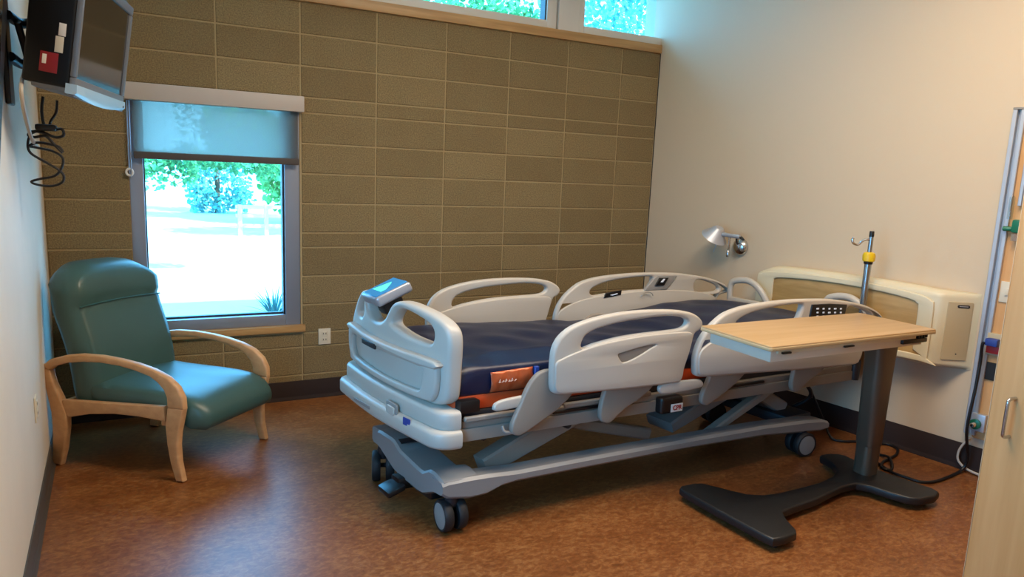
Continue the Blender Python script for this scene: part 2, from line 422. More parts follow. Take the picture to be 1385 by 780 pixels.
# roller shade
rs = thing('roller_shade', 'half lowered grey roller shade with white cassette over the lower window', 'shade', (-.5, -.05, 2.0))
finish('cassette', *box(-1.039, .008, -.085, -.001, 2.003, 2.105, .006), M['valance'], rs)
g = G(); N = 24
for i in range(N):
    x0 = -1.0+.975*i/N; x1 = -1.0+.975*(i+1)/N
    g.add([(x0, -.03+.0015*math.sin(i), 1.695), (x1, -.03+.0015*math.sin(i+1), 1.695), (x1, -.03+.0015*math.sin(i+1), 2.01), (x0, -.03+.0015*math.sin(i), 2.01)], [(0, 1, 2, 3)])
finish('shade_cloth', *box(-1.0, -.025, -.0315, -.030, 1.69, 2.01, 0), M['shade'], rs)
finish('hem_bar', *box(-1.003, -.022, -.041, -.018, 1.655, 1.698, .006), M['hem'], rs)
finish('bead_chain', *tube([(-1.03, -.02, 2.0), (-1.032, -.02, 1.58), (-1.026, -.024, 1.562), (-1.020, -.03, 1.58), (-1.018, -.03, 2.0)], .0035, 6, 2), M['frame'], rs)
finish('chain_tensioner', *tube([(-1.03+.018*math.cos(a*PI/5), -.024, 1.57+.02*math.sin(a*PI/5)) for a in range(10)], .007, 8, 2, True), M['chain'], rs)

# ------------------------------------------------------------------ wall outlets
def outlet(nm, fn, s, z, w, h, label, cat='outlet', duplex=True, group=None):
    o = thing(nm, label, cat, fn(s, 0, z), group)
    finish('cover_plate', *box(s-w/2, s+w/2, 0.0005, .008, z-h/2, z+h/2, .003, 2, fn), M['plate'], o)
    if duplex:
        for dz in (-.022, .022):
            f_ = finish('receptacle', *box(s-.019, s+.019, .0075, .0098, z+dz-.016, z+dz+.016, .003, 2, fn), M['plate'], o)
            for ds in (-.009, .009): finish('slot', *box(s+ds-.0022, s+ds+.0022, .0095, .0105, z+dz-.006, z+dz+.006, 0, 1, fn), M['slot'], f_)
    else:
        finish('toggle', *box(s-.008, s+.008, .0075, .016, z-.018, z+.018, .003, 2, fn), M['plate'], o)
    return o
outlet('wall_outlet', lambda s, d, z: Vector((s, -d, z)), .1535, .449, .087, .116, 'ivory outlet plate on the block wall just right of the window sill', group='wall outlets')
outlet('wall_outlet', LWl, 1.24, .505, .075, .118, 'ivory outlet plate on the left wall beside the teal armchair', group='wall outlets')

# ------------------------------------------------------------------ armchair
CO = Vector((-1.398, -.682, 0)); CF = Vector((.781, -.624, 0)); CS = Vector((.726, .687, 0))
def CH(a, b, w): return CO+CF*a+CS*b+Vector((0, 0, w))
ch = thing('armchair', 'teal vinyl armchair with curved light wood arms in the corner by the window', 'armchair', CH(.33, .32, 0))
for b0, sgn in ((0.0, 1), (.646, -1)):
    off = lambda x, y, z, b0=b0: CH(x, b0+z, y)
    aw = .038
    # arm: band from the rear post top, over and round into the front leg
    top = [(-.075, .552), (-.02, .592), (.075, .622), (.17, .637), (.29, .640), (.40, .632), (.50, .618), (.596, .596), (.68, .562), (.735, .515), (.763, .46), (.766, .40)]
    bot = [(.672, .40), (.670, .455), (.655, .493), (.62, .530), (.575, .557), (.49, .580), (.40, .595), (.28, .602), (.17, .594), (.08, .580), (.0, .553), (-.03, .530)]
    finish('armrest', *plate(top+bot, (), aw, .010, off, 1), M['oak'], ch)
    fl = [(.672, .402), (.766, .402), (.750, .335), (.734, .27), (.726, .20), (.729, .11), (.748, .005), (.705, .003), (.678, .10), (.662, .20), (.656, .30)]
    finish('leg', *plate(fl, (), aw, .010, off, 1), M['oak'], ch)
    rl = [(-.077, .55), (-.028, .53), (-.010, .46), (.032, .375), (.060, .30), (.056, .22), (.034, .10), (.002, .002), (-.052, .002), (-.042, .10), (-.034, .20), (-.036, .30), (-.058, .42)]
    finish('leg', *plate(rl, (), aw, .010, off, 1), M['oak'], ch)
    sr = [(.035, .375), (.30, .388), (.65, .405), (.652, .322), (.50, .332), (.35, .330), (.20, .312), (.07, .280), (.05, .30)]
    finish('side_rail', *plate(sr, (), aw*.8, .008, off, 1), M['oak'], ch)
finish('front_rail', *box(.60, .63, .02, .62, .285, .335, .005, 2, CH), M['oak'], ch)
finish('rear_rail', *box(.0, .03, .02, .62, .30, .36, .005, 2, CH), M['oak'], ch)
# seat cushion: waterfall front edge that overhangs
def ringpts(prof, b, inset):
    cx = sum(p[0] for p in prof)/len(prof); cy = sum(p[1] for p in prof)/len(prof)
    return [CH(cx+(p[0]-cx)*(1-inset), b, cy+(p[1]-cy)*(1-inset)) for p in prof]
sp = [(.12, .455), (.25, .452), (.40, .450), (.55, .447), (.66, .438), (.745, .418), (.80, .385), (.828, .345), (.832, .30), (.815, .268), (.785, .262), (.74, .285), (.70, .325), (.62, .345), (.4, .345), (.2, .345), (.10, .36), (.085, .41)]
spc = [p.to_2d() for p in catmull([Vector((x, y, 0)) for x, y in sp], 3, True)]
rings = []
for i in range(15):
    q = i/14; b = .045+.575*q if True else 0
    ed = min(q, 1-q)*.575; ins = .14*max(0, 1-ed/.045)**2
    crown = .018*math.sin(PI*q)
    rings.append([p+Vector((0, 0, crown*max(0, (p.z-.36)/.09))) for p in ringpts(spc, b, ins)])
finish('seat_cushion', *loft(rings), M['vinyl'], ch, angle=70)
# backrest: thick slab, crowned top, leaning back, with a seam under the head section
def back_pt(b, w, t):
    h = (w-.33)/.75
    lean = .215-.20*h+.05*h*h
    front = lean+.022*math.sin(PI*min(1, max(0, (w-.40)/.42)))-.02*max(0, (w-.93)/.15)**2
    if .865 < w: front += .012*math.sin(PI*min(1, (w-.865)/.2))
    depth = .165+.02*h
    return CH(front-t*depth, b, w)
NB, NW = 22, 26
B0, B1 = .035, .615
def topz(b):
    q = (b-(B0+B1)/2)/((B1-B0)/2); return 1.088-.13*abs(q)**4.2
front, backv = [], []
for i in range(NB+1):
    q = i/NB; b = B0+(B1-B0)*q
    for j in range(NW+1):
        r = j/NW; w = .34+(topz(b)-.34)*r
        e = min(q*(B1-B0), (1-q)*(B1-B0), (1-r)*.7)
        rd = .045; inset = 0 if e > rd else (1-math.sqrt(max(0, 1-((rd-e)/rd)**2)))*.05/.165*1.2
        crease = .10*math.exp(-((w-(.865+.012*math.cos((q-.5)*PI)))/.010)**2)
        front.append(back_pt(b, w, inset+crease))
        backv.append(back_pt(b, w, 1-inset*.8))
n1 = NW+1; f = []
for i in range(NB):
    for j in range(NW):
        a = i*n1+j; f.append((a, a+n1, a+n1+1, a+1)); k = len(front); f.append((k+a, k+a+1, k+a+n1+1, k+a+n1))
k = len(front)
edge = [i*n1 for i in range(NB)]+[NB*n1+j for j in range(NW)]+[i*n1+NW for i in range(NB, 0, -1)]+[j for j in range(NW, 0, -1)]
for i in range(len(edge)):
    a, b = edge[i], edge[(i+1) % len(edge)]; f.append((a, b, b+k, a+k))
back = finish('backrest', front+backv, f, M['vinyl'], ch, angle=75)
pp = [back_pt(B0+(B1-B0)*q/20, .865+.012*math.cos((q/20-.5)*PI), -.016) for q in range(1, 20)]
finish('seam_piping', *tube(pp, .004, 6, 2), M['vinyl_d'], back)

# ------------------------------------------------------------------ hospital bed
BO = Vector((.285, -2.141, 0))
_a, _b = math.radians(1.28), math.radians(100.8)
BU = Vector((math.cos(_a), math.sin(_a), 0)); BV = Vector((math.cos(_b), math.sin(_b), 0))
def B(u, v, w): return BO+BU*u+BV*v+Vector((0, 0, w))
bed = thing('hospital_bed', 'adjustable hospital bed with pale plastic side rails and footboard', 'bed', B(1.3, .45, 0))

# base frame
def beam(sec, v0, v1, name):
    rings = []
    for u, zt, zb in sec:
        c = .014
        rings.append([B(u, v, w) for v, w in ((v0, zb+c), (v0, zt-c), (v0+c, zt), (v1-c, zt), (v1, zt-c), (v1, zb+c), (v1-c, zb), (v0+c, zb))])
    return finish(name, *loft(rings), M['bmetal'], bed, angle=25)
beam([(-.088, .262, .205), (-.06, .268, .185), (.05, .27, .165), (.14, .268, .168), (.22, .263, .195), (.30, .258, .203), (.73, .258, .203), (1.41, .253, .198), (1.97, .245, .183), (2.35, .228, .150), (2.50, .214, .138), (2.56, .195, .145)], -.055, .055, 'base_side_beam')
beam([(-.06, .30, .21), (.10, .30, .20), (.30, .265, .20), (1.41, .258, .198), (2.35, .24, .16), (2.56, .21, .15)], .60, .70, 'base_side_beam')
# foot end cover: stepped top
sec = [(.605, .285, .235), (.59, .31, .222), (.56, .315, .215), (.44, .315, .165), (.415, .31, .155), (.355, .280, .145), (.33, .277, .142), (.17, .256, .138), (.13, .255, .140), (.075, .286, .165), (.03, .288, .185), (-.03, .272, .19), (-.045, .265, .195)]
rings = []
for v, zt, zb in sec:
    k = .06 if .33 < v < .66 else .025
    u0, u1 = -.085+(.012 if v > .595 else 0), .115 if v > .33 else .10
    rings.append([B(u, v, w) for u, w in ((u0, zb+.01), (u0, zt-.012), (u0+.010, zt), (u0+.09, zt+.002), (u1, zt-.005), (u1+.01, zt-.02), (u1+.01, zb+.02), (u1-.01, zb), (u0+.02, zb))])
finish('foot_cover', *loft(rings), M['bmetal'], bed, angle=22)
finish('foot_cover_notch', *plate([(-.075, .3), (.10, .3), (.08, .36), (-.06, .36)], (), .004, .001, lambda x, y, z: B(x, y+.055, .3145+z-.0), 1), M['dark'], bed)
finish('head_cover', *box(2.28, 2.52, .04, .66, .17, .235, .015, 2, B), M['dark'], bed)

def caster(u, v, axle, hubm, ctr_h=.078, r=.076, sgn=1):
    ax = Vector(axle).normalized(); c = B(u, v, ctr_h); g = G()
    prof = [(r*.55, -.022), (r*.93, -.022), (r, -.013), (r, .013), (r*.93, .022), (r*.55, .022)]
    for dd in (-.036, .036): g.add(*lathe(prof, c+ax*dd, ax, 32))
    g.add(*lathe([(.012, -.02), (.012, .02)], c, ax, 12))
    o = g.done('caster', M['rubber'], bed)
    for dd in (-.056, .056):
        finish('hub_cap', *lathe([(r*.80, -.006), (r*.80, .002), (r*.6, .004), (.004, .005)], c+ax*dd, ax*(1 if dd > 0 else -1), 28), hubm, o)
    finish('fork', *lathe([(.030, 0), (.036, .02), (.03, .055), (.022, .085)], c+Vector((0, 0, .045)), (0, 0, 1), 16), M['dark'], o)
    return o
caster(-.005, .01, (-1, -.05, 0), M['grey'])
caster(-.02, .655, (-.95, .28, 0), M['dark'], .082, .082)
caster(2.355, -.02, (-.1, -1, 0), M['grey'])
caster(2.36, .64, (-.1, -1, 0), M['dark'])
# brake pedal
pd = [(.10, .26), (.17, .275), (.30, .20), (.42, .11), (.44, .075), (.40, .07), (.30, .12), (.2, .17), (.13, .20)]
finish('brake_pedal', *box(-.19, -.10, .25, .37, .095, .125, .012, 2, lambda x, y, z: B(x, y, z+.35*(x+.1)+.02)), M['black'], bed)
finish('pedal_arm', *box(-.12, .02, .29, .37, .10, .16, .012, 2, B), M['black'], bed)
finish('steer_box', *box(-.06, .08, .10, .32, .115, .16, .012, 2, B), M['black'], bed)

# lift arms between base and frame
def strut(nm, u0, w0, u1, w1, v0, v1, h0, h1, m):
    d = Vector((u1-u0, w1-w0)); d.normalize(); n = Vector((-d.y, d.x)); c = .01
    ring = lambda u, w, h: [B(u+n.x*a, v, w+n.y*a) for v, a in ((v0, -h+c), (v0, h-c), (v0+c, h), (v1-c, h), (v1, h-c), (v1, -h+c), (v1-c, -h), (v0+c, -h))]
    return finish(nm, *loft([ring(u0, w0, h0), ring(u1, w1, h1)]), m, bed, angle=25)
strut('lift_arm', .22, .235, .82, .475, .08, .17, .05, .065, M['taupe'])
strut('lift_arm', .26, .245, .82, .475, .52, .60, .045, .055, M['taupe'])
strut('lift_brace', .58, .41, 1.36, .20, .20, .27, .03, .035, M['taupe'])
strut('lift_arm', 1.55, .205, 2.1, .43, .22, .42, .035, .06, M['bmetal'])
strut('lift_arm', 1.66, .19, 2.22, .44, .06, .12, .02, .03, M['taupe'])
strut('lift_brace', 2.05, .44, 2.42, .235, .15, .5, .045, .045, M['bmetal'])
finish('lift_motor', *box(1.75, 2.3, .44, .62, .24, .40, .03, 2, B), M['dark'], bed)
finish('cross_tube', *tube([B(.16, .02, .43), B(.16, .92, .43)], .022, 10, 1), M['dark'], bed)
finish('cross_tube', *tube([B(.62, .0, .43), B(.62, .92, .43)], .022, 10, 1), M['dark'], bed)
finish('motor_cap', *lathe([(.045, 0), (.05, .02), (.04, .03), (.005, .032)], B(.30, .20, .40), (0, 0, 1), 20), M['grey'], bed)

# frame and deck
g = G().add(*box(.0, 2.84, -.03, .045, .437, .500, .008, 2, B)).add(*box(.02, 2.84, -.022, .03, .500, .535, .006, 2, B))
g.done('frame_beam', M['taupe'], bed)
G().add(*box(.0, 2.84, .885, .955, .437, .52, .008, 2, B)).done('frame_beam', M['taupe'], bed)
finish('deck_panel', *box(.03, 2.80, .0, .93, .536, .572, .006, 2, B), M['dark'], bed)
for u0, u1 in ((.50, .83), (1.56, 1.96)): finish('beam_slot', *box(u0, u1, -.034, -.02, .508, .524, .003, 1, B), M['black'], bed)
for u0, u1 in ((.02, .36), (.56, 1.10)): finish('deck_edge', *box(u0, u1, -.045, -.02, .535, .560, .006, 1, B), M['taupe'], bed)
finish('strap_hook', *tube([B(.20, -.06, .502), B(.21, -.075, .475), B(.30, -.075, .470), B(.31, -.06, .497)], .007, 8, 3), M['grey'], bed)
finish('mount_block', *box(.0, .10, -.035, .05, .575, .635, .01, 2, B), M['black'], bed)

# CPR release
cb = finish('cpr_release', *box(1.145, 1.295, -.075, -.02, .432, .523, .018, 3, B), M['black'], bed)
finish('cpr_sign', *box(1.205, 1.287, -.0785, -.0745, .440, .485, .002, 1, B), M['whitep'], cb)
finish('cpr_lettering', *text_mesh('CPR', .036, lambda x, y, z: B(1.247+x*.92, -.0795-z, .4625+y)), M['red'], cb)

# side rails
rail_out = [(.402, .72), (.400, .80), (.408, .87), (.440, .925), (.501, .966), (.58, .990), (.665, 1.006), (.77, 1.017), (.872, 1.021), (.98, 1.020), (1.093, 1.014), (1.18, 1.003), (1.250, .985), (1.300, .955), (1.316, .925), (1.300, .897), (1.268, .880), (1.254, .843), (1.236, .79), (1.222, .745), (1.210, .70), (1.205, .655), (1.185, .628), (1.14, .622), (.857, .626), (.55, .638), (.462, .642), (.422, .653), (.406, .68)]
rail_open = [(.556, .870), (.560, .895), (.580, .922), (.62, .940), (.669, .953), (.78, .970), (.909, .979), (1.02, .983), (1.096, .981), (1.165, .972), (1.205, .955), (1.210, .935), (1.190, .918), (1.145, .909), (1.069, .906), (.916, .903), (.81, .897), (.721, .887), (.63, .872), (.575, .858)]
rail_panel = [(.412, .73), (.412, .80), (.45, .822), (.524, .845), (.62, .866), (.722, .880), (.82, .889), (.916, .895), (1.04, .897), (1.158, .896), (1.225, .890), (1.243, .865), (1.228, .79), (1.212, .74), (1.200, .70), (1.195, .660), (1.18, .638), (1.14, .632), (.857, .636), (.55, .648), (.46, .652), (.425, .664), (.413, .69)]
rail_rec = [(.765, .812), (.80, .822), (.90, .838), (.98, .846), (1.005, .842), (.97, .828), (.91, .80), (.85, .778), (.81, .770), (.79, .775)]
hr_out = [(1.290, .69), (1.288, .75), (1.300, .80), (1.323, .848), (1.373, .905), (1.460, .966), (1.55, .993), (1.652, 1.008), (1.80, 1.018), (1.965, 1.022), (2.14, 1.018), (2.307, 1.009), (2.44, .992), (2.557, .974), (2.67, .948), (2.76, .915), (2.815, .885), (2.83, .86), (2.80, .845), (2.735, .835), (2.70, .80), (2.675, .74), (2.665, .66), (2.64, .60), (2.58, .582), (2.2, .594), (1.704, .618), (1.40, .632), (1.325, .640), (1.298, .655)]
hr_open1 = [(1.55, .90), (1.56, .925), (1.60, .945), (1.658, .963), (1.75, .979), (1.862, .989), (1.96, .994), (2.055, .994), (2.075, .975), (2.06, .925), (2.04, .905), (1.95, .903), (1.8, .898), (1.65, .885), (1.58, .882)]
hr_open2 = [(2.50, .958), (2.56, .948), (2.64, .925), (2.70, .900), (2.715, .875), (2.69, .862), (2.60, .858), (2.52, .862), (2.475, .875), (2.465, .93)]
hr_panel = [(1.302, .70), (1.30, .76), (1.33, .80), (1.42, .84), (1.55, .868), (1.8, .888), (2.1, .896), (2.4, .880), (2.6, .848), (2.68, .81), (2.665, .74), (2.655, .66), (2.635, .612), (2.58, .592), (2.2, .604), (1.704, .628), (1.40, .642), (1.33, .650), (1.31, .665)]
def side_rail(kind, far):
    if far: fn = lambda x, y, z: B(x, 1.0+z, y); fi = lambda x, y, z: B(x, .982-z, y)
    else: fn = lambda x, y, z: B(x, -.118-z, y); fi = lambda x, y, z: B(x, -.138-z, y)
    g = G()
    if kind == 'foot':
        g.add(*plate(rail_out, [rail_open], .040, .014, fn, 3, res=3))
        g.add(*plate(rail_panel, [rail_rec] if not far else [], .018, .006, fi, 3))
        o = g.done('side_rail', M['white'], bed, angle=50)
        if not far: finish('grip_recess', *plate(rail_rec, (), .004, .001, lambda x, y, z: B(x, -.137-z, y), 3), M['taupe'], o)
    else:
        g.add(*plate(hr_out, [hr_open1, hr_open2], .042, .014, fn, 3, res=3))
        g.add(*plate(hr_panel, [], .018, .006, fi, 3))
        o = g.done('side_rail', M['white'], bed, angle=50)
        fk = (lambda x, y, z: B(x, .973-z, y)) if far else (lambda x, y, z: B(x, -.142-z, y))
        if not far:
            finish('rail_keypad', *plate([(2.128, .905), (2.140, .988), (2.30, .985), (2.450, .972), (2.44, .895), (2.28, .90)], (), .012, .004, fk, 1), M['black'], o)
            for r_ in range(3):
                for c_ in range(5):
                    x = 2.185+.052*c_+.003*r_; y = .962-.023*r_-.005*c_*.6
                    s = .008 if (r_+c_) % 3 else .011
                    finish('keypad_symbol', *plate(rrect(x-s, x+s, y-.005, y+.005, .003, 2), (), .003, .001, lambda a, b, z: B(a, -.149-z, b), 1), M['icon'], o)
        else:
            finish('rail_display', *plate([(1.655, .862), (1.67, .897), (1.80, .912), (1.795, .878)], (), .010, .003, fk, 1), M['black'], o)
            finish('display_symbol', *plate([(1.70, .882), (1.76, .892), (1.765, .886), (1.72, .877)], (), .003, .001, lambda x, y, z: B(x, .9655-z, y), 1), M['icon'], o)
            finish('rail_console', *plate([(2.00, .895), (2.03, .93), (2.085, .985), (2.11, 1.0), (2.29, .995), (2.25, .945), (2.20, .895)], (), .026, .006, lambda x, y, z: B(x, .985-z, y), 1), M['grey'], o)
            finish('console_slot', *plate([(2.085, .93), (2.12, .985), (2.20, .983), (2.165, .93)], (), .012, .004, lambda x, y, z: B(x, .968-z, y), 1), M['black'], o)
            g = G().add(*plate([(2.125, .955), (2.15, .978), (2.165, .977), (2.145, .953)], (), .004, .001, lambda x, y, z: B(x, .960-z, y), 1))
            g.done('console_symbol', M['icon'], o)
            g = G().add(*tube([B(2.01+.05*math.cos(a), .955, .842+.02+.028*math.sin(a)) for a in [PI*k/10 for k in range(11)]], .003, 6, 1))
            g.done('rail_emboss', M['grey'], o)
    return o
for kind in ('foot', 'head'):
    for far in (False, True): side_rail(kind, far)
# paddles that carry the rails
def paddle(du, far, big=True):
    out = [(.43, .76), (.36, .747), (.308, .692), (.27, .61), (.239, .543), (.227, .505), (.232, .472), (.262, .455), (.297, .462), (.397, .512), (.50, .575), (.58, .66), (.56, .74)] if big else \
          [(.36, .65), (.335, .62), (.318, .56), (.312, .50), (.325, .462), (.355, .447), (.39, .452), (.47, .51), (.56, .55), (.64, .61), (.66, .66)]
    fn = (lambda x, y, z: B(x+du, .972+z, y)) if far else (lambda x, y, z: B(x+du, -.083-z, y))
    return finish('rail_arm', *plate(out, (), .030, .010, fn, 3), M['taupe'], bed)
for far in (False, True):
    paddle(0, far); paddle(.415, far, False); paddle(1.175, far); paddle(1.80, far, False)
# release handles
for pts in ([(.140, .600), (.150, .620), (.19, .634), (.289, .642), (.36, .645), (.36, .60), (.263, .588), (.17, .582), (.145, .588)],
            [(1.055, .600), (1.066, .620), (1.12, .630), (1.278, .628), (1.335, .622), (1.358, .600), (1.345, .580), (1.26, .572), (1.12, .570), (1.07, .577)]):
    finish('release_handle', *plate(pts, (), .024, .009, lambda x, y, z: B(x, -.125-z if pts[0][0] > 1 else -.07-z, y), 3), M['white'], bed)

# footboard
def bowed(t0):
    def fn(x, y, z):
        q = (x-.47)/.52
        return B(-.045+t0-z-.035*(1-q*q), x, y)
    return fn
fo = [(-.018, .73), (-.022, .82), (-.024, .90), (-.012, .955), (.03, .990), (.10, 1.012), (.20, 1.027), (.30, 1.034), (.385, 1.030), (.44, 1.012), (.474, .985), (.50, .952), (.53, .918), (.58, .892), (.64, .884), (.69, .893), (.73, .925), (.742, .97), (.757, 1.012), (.785, 1.022), (.83, 1.005), (.875, .965), (.925, .90), (.960, .84), (.978, .78), (.982, .70), (.965, .645), (.93, .610), (.85, .597), (.5, .590), (.15, .594), (.05, .602), (.0, .632), (-.013, .67)]
oh1 = [(.095, .905), (.100, .945), (.14, .970), (.24, .990), (.33, .999), (.39, .992), (.432, .962), (.462, .922), (.45, .900), (.34, .880), (.22, .872), (.12, .876)]
oh2 = [(.79, .90), (.785, .94), (.79, .975), (.81, .975), (.84, .945), (.862, .91), (.87, .885), (.845, .872), (.81, .875)]
g = G().add(*plate(fo, [oh1, oh2], .075, .020, bowed(.03), 3, slices=14, res=3))
ring_o = [(.03, .70), (.03, .79), (.05, .815), (.25, .808), (.47, .802), (.70, .806), (.90, .818), (.935, .80), (.94, .72), (.915, .65), (.86, .618), (.5, .603), (.12, .612), (.05, .64)]
ring_i = [(.13, .70), (.13, .755), (.20, .765), (.47, .760), (.75, .762), (.86, .770), (.885, .75), (.885, .70), (.86, .665), (.80, .65), (.5, .638), (.2, .644), (.145, .66)]
g.add(*plate(ring_o, [ring_i], .034, .012, bowed(-.020), 3, slices=14))
g.add(*plate([(.035, .778), (.04, .815), (.25, .812), (.47, .806), (.70, .810), (.915, .826), (.925, .79), (.70, .778), (.47, .773), (.25, .772)], (), .05, .012, bowed(-.022), 2, slices=14))
fb = g.done('footboard', M['white'], bed, angle=45)
finish('nameplate', *plate([(.545, .757), (.545, .785), (.70, .785), (.70, .757)], (), .012, .003, bowed(-.044), 1, slices=4), M['dark'], fb)
# control pod
def podm(x, y, z):          # x across (v), y depth (u), z up, tilted down towards the foot end
    a = .42; return B(-.02+y*math.cos(a)-z*math.sin(a), x, 1.000+z*math.cos(a)+y*math.sin(a))
pod = finish('control_pod', *box(.555, .725, -.085, .115, .0, .055, .018, 3, podm), M['podsilver'], bed)
finish('pod_screen', *box(.567, .713, -.075, .105, .0535, .058, .003, 1, podm), M['screen_c'], pod)
finish('screen_symbol', *plate([(.60, -.03), (.60, .0), (.64, .05), (.66, .065), (.68, .0), (.69, -.03)], (), .002, .0005, lambda x, y, z: podm(x, y, .059+z), 1), M['screen_g'], pod)
finish('pod_stem', *box(.59, .68, -.05, .06, -.07, .01, .015, 2, podm), M['black'], pod)

# foot bumper, two tiers, wrapping the corners
def wrap(d, w0, w1, v0, v1, u_back):
    r = .09; o = []
    pts = [(u_back, v0), (-.10-d+r*.9, v0)]
    for k in range(1, 7): a = PI/2*k/6; pts.append((-.10-d+r*.9-r*.9*math.sin(a), v0+r-r*math.cos(a)))
    for k in range(1, 8):
        q = k/8; pts.append((-.10-d-.028*math.sin(PI*q), v0+r+(v1-v0-2*r)*q))
    for k in range(0, 7): a = PI/2*k/6; pts.append((-.10-d+r*.9-r*.9*math.cos(a), v1-r+r*math.sin(a)))
    pts.append((u_back, v1))
    rings = []
    for w, ins in ((w0, .014), (w0+.012, .002), (w0+.02, 0), (w1-.02, 0), (w1-.008, .004), (w1, .016)):
        rings.append([B(u+ins*(1 if u < u_back-.01 else 0), v+(ins if v < .3 else -ins if v > .6 else 0), w) for u, v in pts])
    return loft(rings)
g = G().add(*wrap(.0, .495, .592, -.045, 1.0, .0)).add(*wrap(.032, .418, .505, -.06, 1.015, .0))
bumper = g.done('foot_bumper', M['grey'], bed, angle=40)
bumper.data.materials[0] = M['white']
finish('latch_recess', *plate(rrect(.27, .375, .475, .548, .014), (), .012, .003, lambda x, y, z: B(-.142-z, x, y), 1), M['grey'], bumper)
finish('latch', *plate(rrect(.285, .36, .487, .530, .010), (), .010, .003, lambda x, y, z: B(-.150-z, x, y), 1), M['white'], bumper)
finish('bumper_label', *plate(rrect(.150, .205, .475, .512, .003), (), .004, .001, lambda x, y, z: B(-.1465-z+(.205-x)*.10, x, y), 1), M['bluep'], bumper)
finish('bumper_plate', *plate(rrect(.52, .70, .452, .470, .006), (), .006, .002, lambda x, y, z: B(-.1605-z, x, y), 1), M['grey'], bumper)

# push handles at the head end
for v0, s in ((.955, -1), (.215, -1)):
    v_ = [(0, .80), (0, .915), (.05, .952), (.14, .962), (.21, .935), (.27, .88), (.32, .81)]
    pts = [B(2.80, v0+s*a, w) for a, w in v_]
    o = finish('push_handle', *tube(pts, .024, 12, 5, flat=.8), M['white'], bed)
    finish('handle_foot', *box(min(v0, v0+s*.34), max(v0, v0+s*.34), -.02, .02, .775, .825, .015, 2, lambda x, y, z: B(2.80+y, x, z)), M['white'], o)
    finish('handle_post', *box(min(v0, v0+s*.2), max(v0, v0+s*.2), -.015, .015, .45, .78, .01, 2, lambda x, y, z: B(2.81+y, x, z)), M['taupe'], o)

# ------------------------------------------------------------------ mattress
mt = thing('mattress', 'navy blue mattress with orange underside lying on the hospital bed', 'mattress', B(1.3, .47, .573))
tops = [(-.03, .775), (.1, .80), (.5, .803), (.74, .793), (1.09, .780), (1.4, .762), (1.55, .765), (1.70, .785), (1.85, .808), (2.2, .842), (2.42, .848), (2.62, .838), (2.70, .815), (2.73, .79)]
def topw(u):
    for (a, x), (b, y) in zip(tops, tops[1:]):
        if a <= u <= b: q = (u-a)/(b-a); q = q*q*(3-2*q); return x+(y-x)*q
    return tops[-1][1]
rings = []; NU = 90
for i in range(NU+1):
    u = -.03+2.76*i/NU
    zt = topw(u); zb = .640+max(0, zt-.80)*.6
    e = min(u+.03, 2.73-u); ins = .03*max(0, 1-e/.05)**2
    pr = []
    m_ = 40
    for k in range(m_+1):                       # top, far -> near
        q = k/m_; v = .935-ins-(.925-2*ins)*q
        cr = .028*(1-abs(2*q-1)**3.5)
        wr = .004*math.sin(v*23+u*3)*math.sin(u*9+1)+.003*math.sin(u*21+v*9)
        fold = .006*math.exp(-((v-.12-.05*math.sin(u*2.2))/.02)**2) * (1 if u < 1.6 else .3)
        pr.append((v, zt-.03-ins+cr+(wr if .02 < q < .98 else 0)+fold))
    for k in range(1, 8):                       # near side, down
        q = k/8; w = (zt-.03-ins)+(zb-(zt-.03-ins))*q
        bulge = .012*math.sin(PI*q)+.004*math.sin(u*19+q*4)*math.sin(PI*q)
        pr.append((.010+ins-bulge, w))
    pr += [(.014+ins, zb), (.931-ins, zb)]
    for k in range(1, 4):
        q = k/4; pr.append((.935-ins+.01*math.sin(PI*q), zb+((zt-.03-ins)-zb)*q))
    rings.append([B(u, v, w) for v, w in pr])
finish('mattress_cover', *loft(rings), M['navy'], mt, angle=80)
finish('mattress_base', *box(-.005, 2.70, .008, .93, .573, .645, .012, 2, B), M['orange'], mt)
g = G(); rr = []
for i in range(13):
    u = .165+.225*i/12
    rr.append([B(u, -.006-.006*math.sin(i*1.7)*math.sin(k*.8)-.010*math.sin(PI*k/8), .652+(.096+.008*i/12)*k/8) for k in range(9)])
lab = finish('warning_label', *loft(rr, cap=False, closed=False), M['copper'], mt, angle=80)
lab.modifiers.new('s', 'SOLIDIFY').thickness = .002
g = G()
for i, x in enumerate((.20, .217, .232, .250, .264, .282)):
    g.add(*tube([B(x, -.0235, .700), B(x+.006, -.0240, .716-(i % 2)*.006)], .0022, 6, 1))
    g.add(*tube([B(x, -.0235, .702), B(x+.010, -.0240, .703+(i % 3)*.003)], .0022, 6, 1))
g.done('label_print', M['copper_t'], mt)
finish('strap', *box(.40, .425, -.012, .006, .648, .755, .003, 1, B), M['bluep'], mt)

# ------------------------------------------------------------------ IV pole standing in the bed's head corner
P0 = B(2.80, -.022, 0)
iv = thing('iv_pole', 'steel drip pole with yellow collar and hook at the head of the bed', 'iv pole', P0+Vector((0, 0, .45)))
V3 = lambda z: P0+Vector((0, 0, z))
finish('lower_tube', *lathe([(.021, .45), (.021, 1.215)], P0, (0, 0, 1), 18), M['steel_b'], iv)
finish('collar', *lathe([(.024, 1.205), (.036, 1.212), (.038, 1.245), (.032, 1.262), (.018, 1.268)], P0, (0, 0, 1), 20), M['yellow'], iv)
finish('collar_ring', *lathe([(.026, 1.192), (.027, 1.208)], P0, (0, 0, 1), 18), M['black'], iv)
finish('upper_tube', *lathe([(.0135, 1.25), (.0135, 1.366)], P0, (0, 0, 1), 16), M['steel_b'], iv)
finish('pole_tip', *lathe([(.0145, 1.364), (.0145, 1.395), (.012, 1.400)], P0, (0, 0, 1), 16), M['black'], iv)
hd = Vector((-.80, .60, 0))
